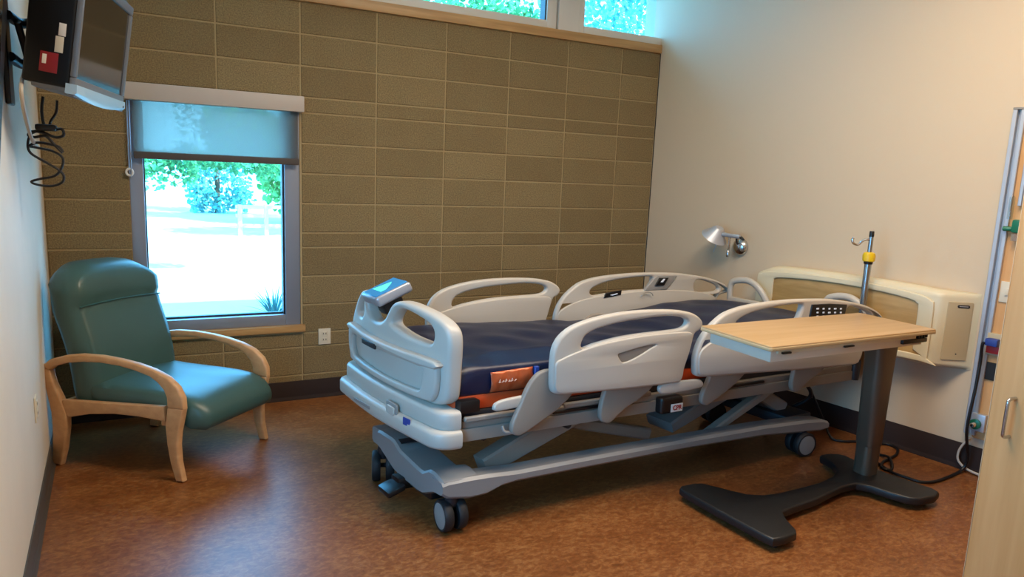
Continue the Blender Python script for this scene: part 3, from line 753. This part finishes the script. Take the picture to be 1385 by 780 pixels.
hk = [(0, 1.345), (.03, 1.346), (.055, 1.335), (.07, 1.318), (.09, 1.310), (.112, 1.318), (.122, 1.338), (.115, 1.352)]
finish('hook', *tube([P0+hd*a*.9+Vector((0, 0, z)) for a, z in hk], .0075, 8, 4), M['chrome'], iv)
finish('pole_socket', *lathe([(.03, .44), (.032, .46), (.032, .56), (.03, .57)], P0, (0, 0, 1), 16), M['dark'], iv)

# ------------------------------------------------------------------ wall-mounted headboard
hb = thing('wall_headboard', 'cream wall mounted headboard with inset wood panel behind the bed', 'headboard', RW(1.9, .0, .6))
front_pts = [(1.23, .001), (1.23, .10), (1.236, .13), (1.26, .158)]+[(1.26+(2.475-1.26)*k/14, .16) for k in range(1, 15)]+[(2.500, .155), (2.525, .135), (2.635, .014), (2.655, .001)]
def ztop(s):
    q = (s-1.95)/.72
    return 1.097-.025*abs(q)**2.5-(.055*max(0, (1.36-s)/.13)**2)
rings = []
for fz, ins in ((0, .045), (.012, .02), (.035, .004), (.06, 0), (.5, 0), (.90, 0), (.94, .003), (.965, .012), (.985, .028), (1, .055)):
    ring = []
    for s, d in front_pts:
        zb_ = .612; z = zb_+(ztop(s)-zb_)*fz
        ss = s+(ins*.7 if s < 1.4 else -ins*.7 if s > 2.45 and d > .02 else 0)
        ring.append(RW(ss, max(.001, d-ins*(d/.16)), z))
    rings.append(ring)
finish('headboard_shell', *loft(rings), M['cream'], hb, angle=55)
wo = [(1.395, .70), (1.395, .965), (1.405, .995), (1.45, 1.008), (1.65, 1.024), (1.9, 1.030), (2.15, 1.022), (2.33, 1.004), (2.375, .985), (2.385, .95), (2.385, .70), (2.37, .675), (1.41, .675)]
ro = [(1.262, .66), (1.262, .98), (1.285, 1.018), (1.36, 1.040), (1.6, 1.060), (1.9, 1.066), (2.2, 1.058), (2.40, 1.038), (2.455, 1.012), (2.472, .97), (2.472, .66), (2.44, .635), (1.29, .635)]
finish('front_bezel', *plate(ro, [wo], .018, .006, lambda x, y, z: RW(x, .167+z, y), 2), M['cream'], hb)
finish('wood_panel', *plate(wo, (), .003, .0008, lambda x, y, z: RW(x, .1625+z, y), 2), M['hbwood'], hb)
# slanted end face with cover plate, nameplate and screw
E0 = Vector((2.525, .135)); E1 = Vector((2.635, .014)); ed = (E1-E0).normalized(); en = Vector((-ed.y, ed.x))
en = en if en.x > 0 else -en
def endf(x, y, z): p = E0+ed*x+en*z; return RW(p.x, p.y, y)
ep = finish('end_plate', *plate(rrect(.006, .150, .665, 1.02, .008), (), .006, .002, lambda x, y, z: endf(x, y, .002+z), 1), M['cream_d'], hb)
finish('nameplate', *plate(rrect(.060, .130, .985, 1.003, .0085), (), .004, .001, lambda x, y, z: endf(x, y, .0055+z), 1), M['dark'], ep)
finish('nameplate_mark', *plate(rrect(.070, .120, .992, .996, .0015), (), .002, .0005, lambda x, y, z: endf(x, y, .008+z), 1), M['alu'], ep)
finish('screw', *plate(rrect(.085, .093, .70, .708, .0038), (), .003, .001, lambda x, y, z: endf(x, y, .0055+z), 1), M['dark'], ep)

# ------------------------------------------------------------------ overbed table
ot = thing('overbed_table', 'overbed table with light maple top, taupe column and black base', 'table', (2.14, -2.6, 0))
finish('tabletop', *plate([(1.520, -2.802), (2.710, -2.802), (2.719, -2.793), (2.714, -2.360), (2.704, -2.351), (1.515, -2.352), (1.506, -2.361), (1.511, -2.793)], (), .022, .004, lambda x, y, z: Vector((x, y, .939+z)), 1), M['maple'], ot)
finish('top_edge', *plate([(1.519, -2.804), (2.711, -2.804), (2.721, -2.794), (2.716, -2.359), (2.705, -2.349), (1.514, -2.350), (1.504, -2.360), (1.509, -2.794)], (), .016, .003, lambda x, y, z: Vector((x, y, .934+z)), 1), M['edge'], ot)
finish('apron', *box(1.545, 2.56, -2.775, -2.385, .866, .921, .008, 2), M['apron'], ot)
finish('slide_tray', *box(1.58, 2.58, -2.785, -2.38, .905, .924, .004, 2), M['cream'], ot)
finish('tray_pull', *box(1.60, 1.655, -2.797, -2.775, .905, .914, .002, 1), M['black'], ot)
finish('tray_pull', *box(2.02, 2.09, -2.795, -2.775, .903, .911, .002, 1), M['black'], ot)
finish('height_lever', *box(2.47, 2.67, -2.79, -2.70, .882, .905, .006, 2), M['black'], ot)
for k in range(4): finish('lever_bracket', *box(2.60+.022*k, 2.612+.022*k, -2.785, -2.72, .905, .922, .002, 1), M['black'], ot)
finish('end_tray', *box(2.50, 2.655, -2.77, -2.42, .866, .876, .004, 2), M['apron'], ot)
rings = []
for z, wx, wy in ((.06, .059, .05), (.24, .059, .05), (.245, .063, .053), (.6, .072, .056), (.868, .082, .06)):
    rings.append([Vector((2.635+x, -2.565+y, z)) for x, y in rrect(-wx, wx, -wy, wy, .035, 5)])
finish('column', *loft(rings), M['column'], ot)
tb = [(1.519, -2.302), (1.60, -2.305), (1.647, -2.321), (1.690, -2.38), (1.722, -2.434), (1.776, -2.510), (1.853, -2.553), (1.953, -2.566), (2.12, -2.566), (2.251, -2.562), (2.40, -2.535), (2.505, -2.485), (2.565, -2.40), (2.580, -2.31), (2.60, -2.292), (2.660, -2.294), (2.72, -2.32), (2.742, -2.36), (2.735, -2.45), (2.735, -2.55), (2.760, -2.70), (2.800, -2.855), (2.785, -2.900), (2.715, -2.922), (2.60, -2.910), (2.560, -2.875), (2.525, -2.80), (2.495, -2.70), (2.45, -2.650), (2.351, -2.645), (2.2, -2.672), (2.085, -2.697), (1.90, -2.712), (1.80, -2.725), (1.755, -2.79), (1.718, -2.878), (1.690, -2.905), (1.60, -2.912), (1.540, -2.903), (1.530, -2.85), (1.505, -2.60), (1.488, -2.36), (1.495, -2.318)]
finish('table_base', *plate(tb, (), .045, .012, lambda x, y, z: Vector((x, y, .052+z)), 1), M['tbase'], ot)
for x, y in ((1.56, -2.36), (1.60, -2.86), (2.65, -2.35), (2.72, -2.86)):
    finish('caster', *lathe([(.022, -.012), (.026, -.008), (.026, .008), (.022, .012)], (x, y, .026), (1, .3, 0), 16), M['rubber'], ot)

# ------------------------------------------------------------------ wall reading lamp
wl = thing('wall_lamp', 'small brushed aluminium reading lamp on the beige wall above the headboard end', 'lamp', RW(.985, 0, 1.17))
LP = lambda s, d, z: RW(s, d, z)
cen = RW(.978, 0, 1.172)
finish('wall_mount', *lathe([(.066, .001), (.066, .012), (.058, .030), (.035, .045), (.012, .050)], cen, RN, 28), M['chrome'], wl)
d_ = .17
A = Vector((2.983, -1.005, 1.256)); hb_ = Vector((2.997, -1.081, 1.263)); jn = Vector((3.004, -1.125, 1.245))
finish('lamp_arm', *tube([RW(.975, .045, 1.195), RW(.99, .085, 1.235), RW(1.04, .13, 1.27), jn, hb_], .0075, 10, 5), M['dark'], wl)
hd0 = Vector((2.972, -.938, 1.268))
axis = Vector((-.03, .50, -.80)).normalized()
finish('lamp_tube', *lathe([(.013, 0), (.016, .004), (.016, (hb_-hd0).length), (.014, (hb_-hd0).length+.012)], hd0, hb_-hd0, 18), M['alu'], wl)
ap = Vector((2.968, -.905, 1.312))
outp = [(.020, -.006), (.034, -.004), (.040, .004), (.072, .048), (.104, .088), (.1025, .088), (.04, .008), (.02, .002)]
finish('lamp_shade', *lathe(outp, ap, axis, 32), M['alu'], wl)
finish('bulb', *lathe([(.012, .0), (.024, .02), (.026, .04), (.016, .058), (.002, .064)], ap, axis, 16), M['whitep'], wl)
finish('arm_joint', *tube([A, A+Vector((0, 0, -.06)), A+Vector((.0, .004, -.105))], .008, 8, 2), M['chrome'], wl)
finish('joint_knob', *lathe([(.011, 0), (.013, .01), (.013, .045), (.009, .05)], A+Vector((0, .004, -.155)), (0, 0, 1), 12), M['chrome'], wl)
finish('shade_pin', *tube([ap+axis*.06+Vector((0, -.035, -.02)), ap+axis*.10+Vector((.0, -.012, -.105))], .0035, 6, 1), M['alu'], wl)

# ------------------------------------------------------------------ service panel and rails on the right wall
sp_ = tag(finish('service_panel', *box(2.72, 3.75, .001, .022, .215, 2.125, .003, 1, RW), M['cabwood']),
          'maple veneer service panel on the right wall between the metal rail and wardrobe', 'wall panel')
def rail(s0, s1, d0, d1, z0, z1, label):
    t_ = thing('wall_rail', label, 'rail', RW((s0+s1)/2, d0, z0), 'aluminium wall rails')
    w = s1-s0
    g = G().add(*box(s0, s0+w*.36, d0, d1, z0, z1, .003, 1, RW)).add(*box(s1-w*.36, s1, d0, d1, z0, z1, .003, 1, RW)).add(*box(s0+.002, s1-.002, d0, d0+.010, z0, z1, 0, 1, RW))
    g.done('rail_channel', M['alu'], t_)
    finish('end_cap', *box(s0-.001, s1+.001, d0, d1+.001, z1, z1+.012, .002, 1, RW), M['grey'], t_)
    return t_
rail(2.680, 2.742, .001, .042, .235, 2.130, 'long upright aluminium rail on the right wall beside the headboard')
rail(2.775, 2.83, .023, .055, 1.60, 2.08, 'short upright aluminium rail on the wood service panel')
outlet('light_switch', lambda s, d, z: RW(s, d+.022, z), 2.785, 1.11, .07, .12, 'white switch plate on the wood service panel above the plugs', 'switch', False)
fm = thing('oxygen_flowmeter', 'green oxygen flowmeter with clear tube on the wood service panel', 'flowmeter', RW(2.76, .022, 1.48))
finish('meter_body', *box(2.765, 2.83, .023, .065, 1.45, 1.525, .012, 2, RW), M['green'], fm)
finish('meter_tube', *lathe([(.014, 0), (.014, .12), (.009, .13)], RW(2.75, .06, 1.525), (0, 0, 1), 14), M['clear'], fm)
finish('meter_knob', *lathe([(.012, 0), (.014, .006), (.014, .040), (.010, .044)], RW(2.768, .055, 1.47), -RS, 14), M['green'], fm)
finish('meter_nut', *lathe([(.02, 0), (.02, .04)], RW(2.79, .055, 1.405), (0, 0, 1), 6), M['chrome'], fm)
po = thing('power_outlet', 'dark power outlet block with blue and red plugs on the service panel', 'outlet', RW(2.76, .022, .79))
finish('outlet_housing', *box(2.728, 2.83, .023, .045, .735, .865, .005, 2, RW), M['cream_d'], po)
finish('blue_plug', *box(2.735, 2.80, .046, .10, .795, .838, .010, 2, RW), M['bluep'], po)
finish('red_socket', *box(2.735, 2.80, .046, .060, .748, .790, .004, 2, RW), M['red'], po)
tag(finish('dark_cover_plate', *box(2.722, 2.80, .0225, .032, .585, .690, .004, 1, RW), M['slot']), 'dark blank plate on the service panel under the blue plug', 'wall plate')
ga = thing('gas_outlet', 'low metal gas outlet with green ring on the service panel', 'gas outlet', RW(2.75, .022, .31))
finish('outlet_box', *box(2.715, 2.79, .0235, .06, .27, .375, .006, 2, RW), M['alu'], ga)
finish('green_ring', *lathe([(.026, 0), (.03, .004), (.03, .02), (.018, .024)], RW(2.745, .06, .315), RN, 18), M['green'], ga)
finish('connector', *lathe([(.014, 0), (.014, .045), (.010, .05)], RW(2.745, .07, .315), RN, 14), M['chrome'], ga)

# cords
bp_ = RW(2.735, .10, .815)
cd = [B(2.55, .15, .44), B(2.66, .16, .33), (3.06, -1.93, .12), (3.05, -2.02, .018), (3.09, -2.085, .010), (3.17, -2.12, .010), (3.26, -2.19, .010), (3.33, -2.235, .010), (3.315, -2.31, .010), (3.21, -2.372, .010), (3.09, -2.402, .012), (3.01, -2.42, .010), (2.932, -2.470, .010), (2.95, -2.512, .010), (3.025, -2.473, .010), (3.09, -2.405, .024), (3.11, -2.335, .010), (3.07, -2.28, .010), (3.00, -2.32, .010), (2.97, -2.42, .010), (2.93, -2.53, .010), (2.94, -2.62, .010), (2.965, -2.693, .010), (3.052, -2.721, .010), (3.216, -2.710, .010), (3.35, -2.695, .02)]
cd = [Vector(p) for p in cd]+[RW(2.735, .075, .10), RW(2.735, .155, .30), RW(2.735, .12, .55), RW(2.728, .09, .70), RW(2.728, .10, .79), bp_]
tag(finish('mains_cable', *tube(cd, .0085, 8, 6), M['cord']), 'black power cord coiled on the floor and running up to the blue plug', 'cord')
tag(finish('grey_hose', *tube([RW(2.715, .03, .21), RW(2.69, .035, .165), RW(2.672, .04, .11), RW(2.68, .045, .055), RW(2.74, .05, .02), RW(2.86, .06, .012)], .007, 8, 5), M['grey_c']),
    'pale grey hose at the floor below the long aluminium rail', 'hose')
cb2 = [B(2.50, .12, .44), B(2.58, .10, .34), B(2.585, .14, .27), B(2.56, .24, .18), B(2.50, .3, .06), B(2.52, .36, .012), B(2.60, .42, .010)]
tag(finish('bed_cable', *tube(cb2, .013, 8, 5), M['cord']), 'thick black cable hanging under the head end of the bed', 'cable')

# ------------------------------------------------------------------ wardrobe
E = Vector((2.125, -3.412, 0)); WD = Vector((.05, -1, 0)).normalized(); WN = Vector((-WD.y*-1, 0, 0))
WN = Vector((WD.y, -WD.x, 0))      # outwards, towards the room
if WN.x > 0: WN = -WN
def WR(a, d, z): return E+WD*a+WN*d+Vector((0, 0, z))
wd = thing('wardrobe', 'tall maple wardrobe with brushed handle at the right edge', 'wardrobe', WR(.4, -.4, 0))
finish('body', *box(.0, 1.0, -1.35, -.022, .0, 2.35, .003, 1, WR), M['cabwood'], wd)
dr = finish('door', *box(.0, .75, -.020, .0, .03, 2.33, .002, 1, WR), M['cabwood'], wd)
finish('door_edge', *box(-.003, .0, -.020, .0, .03, 2.33, .0008, 1, WR), M['cabedge'], dr)
hz0, hz1, ha = .70, .86, .085
finish('handle', *tube([WR(ha, .0, hz1), WR(ha-.003, .03, hz1), WR(ha-.005, .045, hz1-.008), WR(ha-.005, .048, hz1-.03), WR(ha-.005, .048, hz0+.03), WR(ha-.005, .045, hz0+.008), WR(ha-.003, .03, hz0), WR(ha, .0, hz0)], .0065, 10, 4), M['chrome'], dr)

# ------------------------------------------------------------------ television on its arm
TA = Vector((-1.036, -.905, 1.881))             # far lower corner of the bezel
TN = Vector((-.175, -.985, 0)).normalized()     # towards the near end
TUp = Vector((.068, -.01, .476)).normalized()
TF = TN.cross(TUp); TF = TF if TF.x > 0 else -TF
TUp = (TUp-TN*TUp.dot(TN)).normalized()
def TV(a, d, h): return TA+TN*a+TF*d+TUp*h
tv = thing('television', 'wall mounted television with grey bezel turned towards the bed', 'television', TV(.4, -.08, 0))
TW, TH = .80, .50
finish('housing', *box(.02, TW+.0, -.17, -.010, .03, TH+.02, .012, 3, TV), M['tv'], tv)
g = G()
for a in ((0, TW, .0, .075), (0, TW, TH-.04, TH), (0, .040, .075, TH-.04), (TW-.022, TW, .075, TH-.04)):
    g.add(*box(a[0], a[1], -.012, .010, a[2], a[3], .006, 2, TV))
g.done('bezel', M['bezel'], tv)
finish('screen', *box(.038, TW-.020, -.02, .002, .073, TH-.038, 0, 1, TV), M['tvscreen'], tv)
rings = []
for k in range(17):
    q = k/16; a = .01+(TW-.0)*q; dp = .045*math.sin(PI*q)+.004
    rings.append([TV(a, d, h) for d, h in ((-.02, .012-dp*.35), (.012, .012-dp*.45), (.020, .018-dp*.2), (.018, .048), (-.02, .048))])
finish('speaker_strip', *loft(rings), M['strip'], tv, angle=35)
finish('power_light', *lathe([(.006, 0), (.006, .004), (.002, .005)], TV(.05, .018, .022), TF, 10), M['dark'], tv)
finish('bottom_shell', *box(.06, TW-.02, -.15, -.01, .012, .05, .02, 2, TV), M['bezel'], tv)
# stickers on the near end
def TE(x, y, z): return TV(TW+.0005+z, -.16+x, y)
for x0, x1, y0, y1, m_ in ((.045, .105, .075, .15, 'red'), (.09, .118, .155, .215, 'plate'), (.098, .122, .218, .265, 'whitep')):
    s_ = finish('sticker', *plate([(x0, y0), (x1, y0), (x1, y1), (x0, y1)], (), .002, .0005, TE, 1), M[m_ if m_ != 'red' else 'dred'], tv)
    if m_ == 'red': finish('sticker_print', *plate([(x0+.008, y0+.03), (x0+.022, y0+.03), (x0+.022, y1-.01), (x0+.008, y1-.01)], (), .001, .0003, lambda x, y, z: TE(x, y, .0015+z), 1), M['whitep'], s_)
# mount
ar = thing('tv_mount', 'black articulated wall mount arm behind the television', 'wall mount', LWl(1.45, 0, 2.05))
finish('wall_plate', *box(1.36, 1.50, .001, .02, 1.85, 2.35, .004, 1, LWl), M['black'], ar)
q1 = LWl(1.40, .02, 2.27); q2 = LWl(1.30, .07, 2.20); q3 = TV(.40, -.17, .30)
hub = TV(.42, -.20, .24)
for dz in (.0, -.16):
    finish('mount_arm', *tube([LWl(1.42, .02, 2.20+dz), LWl(1.30, .06, 2.19+dz), hub+Vector((0, 0, .07+dz*.5)), TV(.42, -.165, .28+dz*.5)], .020, 10, 4), M['dark'], ar)
finish('arm_plate', *box(.28, .56, -.195, -.172, .12, .40, .006, 2, TV), M['dark'], ar)
finish('arm_link', *tube([LWl(1.40, .05, 2.18), LWl(1.32, .07, 2.05), LWl(1.25, .07, 1.98)], .014, 8, 4), M['dark'], ar)
# black panel at the very left of the photograph
bp1 = [LWl(1.50, .05, 2.62), LWl(1.72, .05, 2.2), LWl(2.27, .05, 1.60), LWl(2.6, .05, 1.57), LWl(2.6, .05, 2.62)]
v = [p for p in bp1]+[p-LN*.045 for p in bp1]
bpn = thing('black_wall_panel', 'black framed panel on the left wall at the picture edge', 'panel', LWl(2.0, .0, 1.6))
finish('panel_frame', v, [(0, 1, 2, 3, 4), (9, 8, 7, 6, 5)]+[(i, i+5, (i+1) % 5+5, (i+1) % 5) for i in range(5)], M['black'], bpn, smooth=False)
bp2 = [LWl(1.66, .051, 2.55), LWl(1.86, .051, 2.2), LWl(2.34, .051, 1.66), LWl(2.55, .051, 1.64), LWl(2.55, .051, 2.55)]
v = [p+LN*.002 for p in bp2]+[p-LN*.004 for p in bp2]
finish('panel_glass', v, [(0, 1, 2, 3, 4), (9, 8, 7, 6, 5)]+[(i, i+5, (i+1) % 5+5, (i+1) % 5) for i in range(5)], M['tvscreen'], bpn, smooth=False)

# cables under the television (hang clear of the wall)
def CW(x, y, off=.10):      # point on the slightly inset plane beside the left wall
    return LWl(x, off, y)
def tvc(s, z, off): return LWl(s, off, z)
base_s = 1.30
cab = []
def X(x, z, y=-1.3): return Vector((x, y, z))
c1 = [X(-1.310, 1.90), X(-1.318, 1.84), X(-1.312, 1.78), X(-1.285, 1.762), X(-1.250, 1.768), X(-1.245, 1.742), X(-1.275, 1.732), X(-1.315, 1.748), X(-1.355, 1.752), X(-1.372, 1.735), X(-1.350, 1.728), X(-1.31, 1.735), X(-1.28, 1.70), X(-1.252, 1.668), X(-1.262, 1.690), X(-1.30, 1.702), X(-1.345, 1.705), X(-1.372, 1.69)]
c2 = [X(-1.262, 1.89, -1.28), X(-1.268, 1.84, -1.28), X(-1.290, 1.80, -1.28), X(-1.305, 1.765, -1.28), X(-1.36, 1.745, -1.28), X(-1.378, 1.70, -1.28), X(-1.37, 1.66, -1.28), X(-1.32, 1.625, -1.28), X(-1.275, 1.595, -1.28), X(-1.256, 1.57, -1.28), X(-1.262, 1.54, -1.28), X(-1.30, 1.522, -1.28), X(-1.35, 1.525, -1.28), X(-1.375, 1.538, -1.28), X(-1.34, 1.552, -1.28), X(-1.29, 1.565, -1.28), X(-1.262, 1.60, -1.28), X(-1.255, 1.645, -1.28), X(-1.29, 1.672, -1.28), X(-1.34, 1.683, -1.28), X(-1.372, 1.688, -1.28)]
tag(finish('tv_power_cord', *tube(c1, .0058, 8, 5), M['cord']), 'bundled black cord hanging just below the television', 'cord', 'cords under the television')
tag(finish('tv_signal_cord', *tube(c2, .0052, 8, 5), M['cord']), 'long looped black cord dangling lowest under the television', 'cord', 'cords under the television')
tag(finish('cable_tie', *box(-1.345, -1.268, -1.325, -1.262, 1.757, 1.785, .010, 2), M['cord']), 'dark wrap binding the cords under the television', 'cable tie')
c3 = [LWl(1.243, 0.07, 2.040), LWl(1.465, 0.07, 1.987), LWl(1.648, 0.07, 1.922), LWl(1.666, 0.07, 1.858), LWl(1.554, 0.07, 1.781), LWl(1.355, 0.07, 1.713), LWl(1.089, 0.07, 1.685)]
tag(finish('grey_cable', *tube(c3, .007, 8, 5), M['grey_c']), 'grey cable curving down the left wall behind the television', 'cable')

# ------------------------------------------------------------------ outside
def ext(o): return o
struct(finish('ground', *box(-40, 60, -30, 70, -.40, -.15, 0), M['concrete'], smooth=False))

def leaves(n, boxes, size, seed, hang=.0):
    rnd = random.Random(seed); v = []; f = []
    tot = sum(b[6] for b in boxes)
    for cx, cy, cz, rx, ry, rz, wgt in boxes:
        for _ in range(int(n*wgt/tot)):
            while True:
                a = [rnd.uniform(-1, 1) for _ in range(3)]
                if sum(x*x for x in a) < 1: break
            p = Vector((cx+a[0]*rx, cy+a[1]*ry, cz+a[2]*rz))
            d = Vector((rnd.gauss(0, 1), rnd.gauss(0, 1), rnd.gauss(0, 1)-.4)).normalized()
            s = d.cross(Vector((rnd.gauss(0, 1), rnd.gauss(0, 1), rnd.gauss(0, 1)))).normalized()
            L_ = size*rnd.uniform(.6, 1.3); W_ = L_*.38; k = len(v); nn = d.cross(s)*L_*.1
            v += [p, p+d*L_*.35+s*W_+nn, p+d*L_*.75+s*W_*.7+nn, p+d*L_, p+d*L_*.75-s*W_*.7+nn, p+d*L_*.35-s*W_+nn]
            f += [(k, k+1, k+2, k+3), (k, k+3, k+4, k+5)]
    return v, f
def tree(label, x, y, h, r, boxes, n, size, lm, seed, lean=(0, 0), branches=()):
    t_ = thing('tree', label, 'tree', (x, y, -.15), 'trees in the yard outside')
    finish('trunk', *tube([(x, y, -.15), (x+lean[0]*.4, y+lean[1]*.4, h*.5), (x+lean[0], y+lean[1], h)], r, 10, 4, r2=r*.55), M['bark'], t_)
    if branches:
        g = G()
        for b in branches: g.add(*tube([Vector(p) for p in b], r*.35, 7, 4, r2=r*.08))
        g.done('branch', M['bark'], t_)
    fo_ = finish('foliage', *leaves(n, boxes, size, seed), lm, t_, smooth=False)
    return t_
tree('near tree whose leafy branch hangs across the top of the lower window', -1.9, 7.2, 3.0, .14,
     [(-.95, 6.3, 1.62, .42, .4, .16, 1.6), (-.35, 6.3, 1.66, .5, .4, .13, 1.5), (-.80, 6.2, 1.40, .30, .3, .20, .45), (-.42, 6.2, 1.42, .14, .2, .12, .25), (.25, 6.4, 1.66, .5, .4, .12, 1.3), (.75, 6.4, 1.58, .38, .3, .20, 1.2)],
     1300, .085, M['leaf_a'], 11, (.6, -.3), [[(-1.6, 7.0, 1.8), (-.8, 6.5, 1.74), (.1, 6.4, 1.75), (.8, 6.4, 1.70)]])
tree('bushy light green tree behind the white fence', 4.2, 17.5, 2.6, .16,
     [(2.9, 16.8, 1.55, 1.1, 1.2, 1.35, 3), (4.0, 17.5, 2.4, 1.4, 1.2, 1.3, 3), (1.6, 17.8, 2.6, 1.2, 1, .9, 1.6)], 5200, .22, M['leaf_c'], 12, (.2, 0))
tree('blue green conifer seen through the middle of the lower window', 1.15, 22, 3.0, .10,
     [(.15, 22, 1.75, .45, .8, .55, 1), (.55, 22, 1.0, .45, .8, .75, 1.2), (1.15, 22, 1.6, .5, .8, .7, 1.2), (1.75, 22, 1.1, .5, .8, .8, 1.2), (2.2, 22, 1.9, .5, .8, .5, .8), (1.0, 22, 3.2, 1.3, .9, 1.0, 1.6), (.5, 21.8, .35, .35, .6, .5, .7), (1.1, 21.8, .3, .4, .6, .5, .8), (1.9, 21.8, .35, .45, .6, .45, .8)], 2600, .16, M['leaf_b'], 13, (0, 0))
tree('green tree seen low in the left clerestory window', 5.3, 9.6, 4.2, .15,
     [(5.3, 9.4, 4.75, 1.5, 1, .75, 3), (4.4, 9.6, 4.4, .8, .8, .5, .8), (6.4, 9.6, 4.9, .9, .8, .7, 1.2)], 2200, .14, M['leaf_a'], 14, (.2, 0))
tree('dense blue green tree filling the right clerestory window', 9.3, 10.2, 4.6, .18,
     [(8.9, 10.2, 5.6, 1.7, 1.2, 1.3, 3), (10.6, 10.2, 5.8, 1.8, 1.2, 1.4, 3), (9.7, 10.2, 7.0, 2.0, 1.3, 1.0, 2)], 3300, .15, M['leaf_b'], 15, (.2, 0))
fe = thing('rail_fence', 'pale rail fence across the bright yard seen through the lower window', 'fence', (2.2, 13.5, -.15))
for k in range(5):
    finish('post', *box(.95+k*.62, 1.05+k*.62, 13.45, 13.55, -.15, .62, .01), M['fence'], fe)
for z in (.05, .30, .52):
    finish('fence_rail', *box(.9, 3.6, 13.47, 13.53, z, z+.09, .01), M['fence'], fe)
g = G(); rnd = random.Random(3)
for _ in range(60):
    a = rnd.uniform(0, 2*PI); l = rnd.uniform(.25, .5); e_ = rnd.uniform(.3, 1.1)
    p0 = Vector((.36+.05*math.cos(a), 3.75+.05*math.sin(a), -.15)); dv = Vector((math.cos(a)*math.cos(e_), math.sin(a)*math.cos(e_), math.sin(e_)))
    s = Vector((-math.sin(a), math.cos(a), 0))*.009
    p1 = p0+dv*l*.55; p2 = p0+dv*l+Vector((0, 0, -.10*l))
    g.add([p0-s, p0+s, p1+s*.8, p2, p1-s*.8], [(0, 1, 2, 4), (4, 2, 3)])
tag(g.done('ornamental_grass', M['grass'], None, (.36, 3.75, -.15), smooth=False), 'spiky grass tuft outside the lower right corner of the window', 'plant')

# ------------------------------------------------------------------ light
sc = bpy.context.scene
w = bpy.data.worlds.new('World'); sc.world = w; w.use_nodes = True
bg = w.node_tree.nodes['Background']; bg.inputs['Color'].default_value = (.23, .58, 1, 1); bg.inputs['Strength'].default_value = 13
sun = bpy.data.lights.new('sun', 'SUN'); sun.energy = 20; sun.angle = .01; sun.color = (1, .96, .9)
so = bpy.data.objects.new('sun', sun); C.objects.link(so)
so.rotation_euler = Vector((-.55, .66, -.60)).to_track_quat('-Z', 'Y').to_euler()
def area(nm, loc, sx, sy, e, col, rot=(0, 0, 0), portal=False):
    l = bpy.data.lights.new(nm, 'AREA'); l.shape = 'RECTANGLE'; l.size = sx; l.size_y = sy; l.energy = e; l.color = col
    if portal: l.cycles.is_portal = True
    o = bpy.data.objects.new(nm, l); C.objects.link(o); o.location = loc; o.rotation_euler = rot; return o
area('ceiling_light_near', (1.75, -3.25, 3.42), 1.6, .8, 77, (1, .83, .65))
area('ceiling_light_far', (.45, -2.5, 3.42), 1.6, .8, 62, (1, .81, .61))
_pl = area('side_portal', LWl((S0+S1)/2, -.10, (Z0+Z1)/2), 1.6, 1.8, 1, (1, 1, 1), (0, 0, 0), True)
_pl.rotation_euler = LN.to_track_quat('-Z', 'Y').to_euler()
area('window_portal', (-.51, .16, 1.3), 1.0, 1.6, 1, (1, 1, 1), (-PI/2, 0, 0), True)
area('clerestory_portal', (.9, .16, 3.1), 4.4, .7, 1, (1, 1, 1), (-PI/2, 0, 0), True)

# ------------------------------------------------------------------ camera
cam = bpy.data.cameras.new('camera'); co = bpy.data.objects.new('camera', cam); C.objects.link(co)
yaw, pitch, roll, fpx = .479815, .163996, .0425665, 939.5386
cy, sy, cp, spi = math.cos(yaw), math.sin(yaw), math.cos(pitch), math.sin(pitch)
fwd = Vector((sy*cp, cy*cp, -spi)); r0 = Vector((cy, -sy, 0)); u0 = r0.cross(fwd)
cr, sr = math.cos(roll), math.sin(roll)
rt = r0*cr+u0*sr; up = -r0*sr+u0*cr
mw = Matrix((rt, up, -fwd)).transposed().to_4x4(); mw.translation = Vector((-.910621, -4.93849, 1.661104))
co.matrix_world = mw
cam.sensor_width = 36; cam.lens = 36*fpx/1385; cam.clip_start = .05; cam.clip_end = 300
sc.camera = co
sc.view_settings.view_transform = 'Standard'; sc.view_settings.look = 'None'; sc.view_settings.gamma = 1
sc.view_settings.use_curve_mapping = False; sc.view_settings.exposure = 0
sc.cycles.max_bounces = 8; sc.cycles.diffuse_bounces = 5; sc.cycles.glossy_bounces = 4; sc.cycles.transparent_max_bounces = 12
sc.cycles.sample_clamp_indirect = 6; sc.cycles.caustics_reflective = False; sc.cycles.caustics_refractive = False
sc.cycles.use_denoising = True
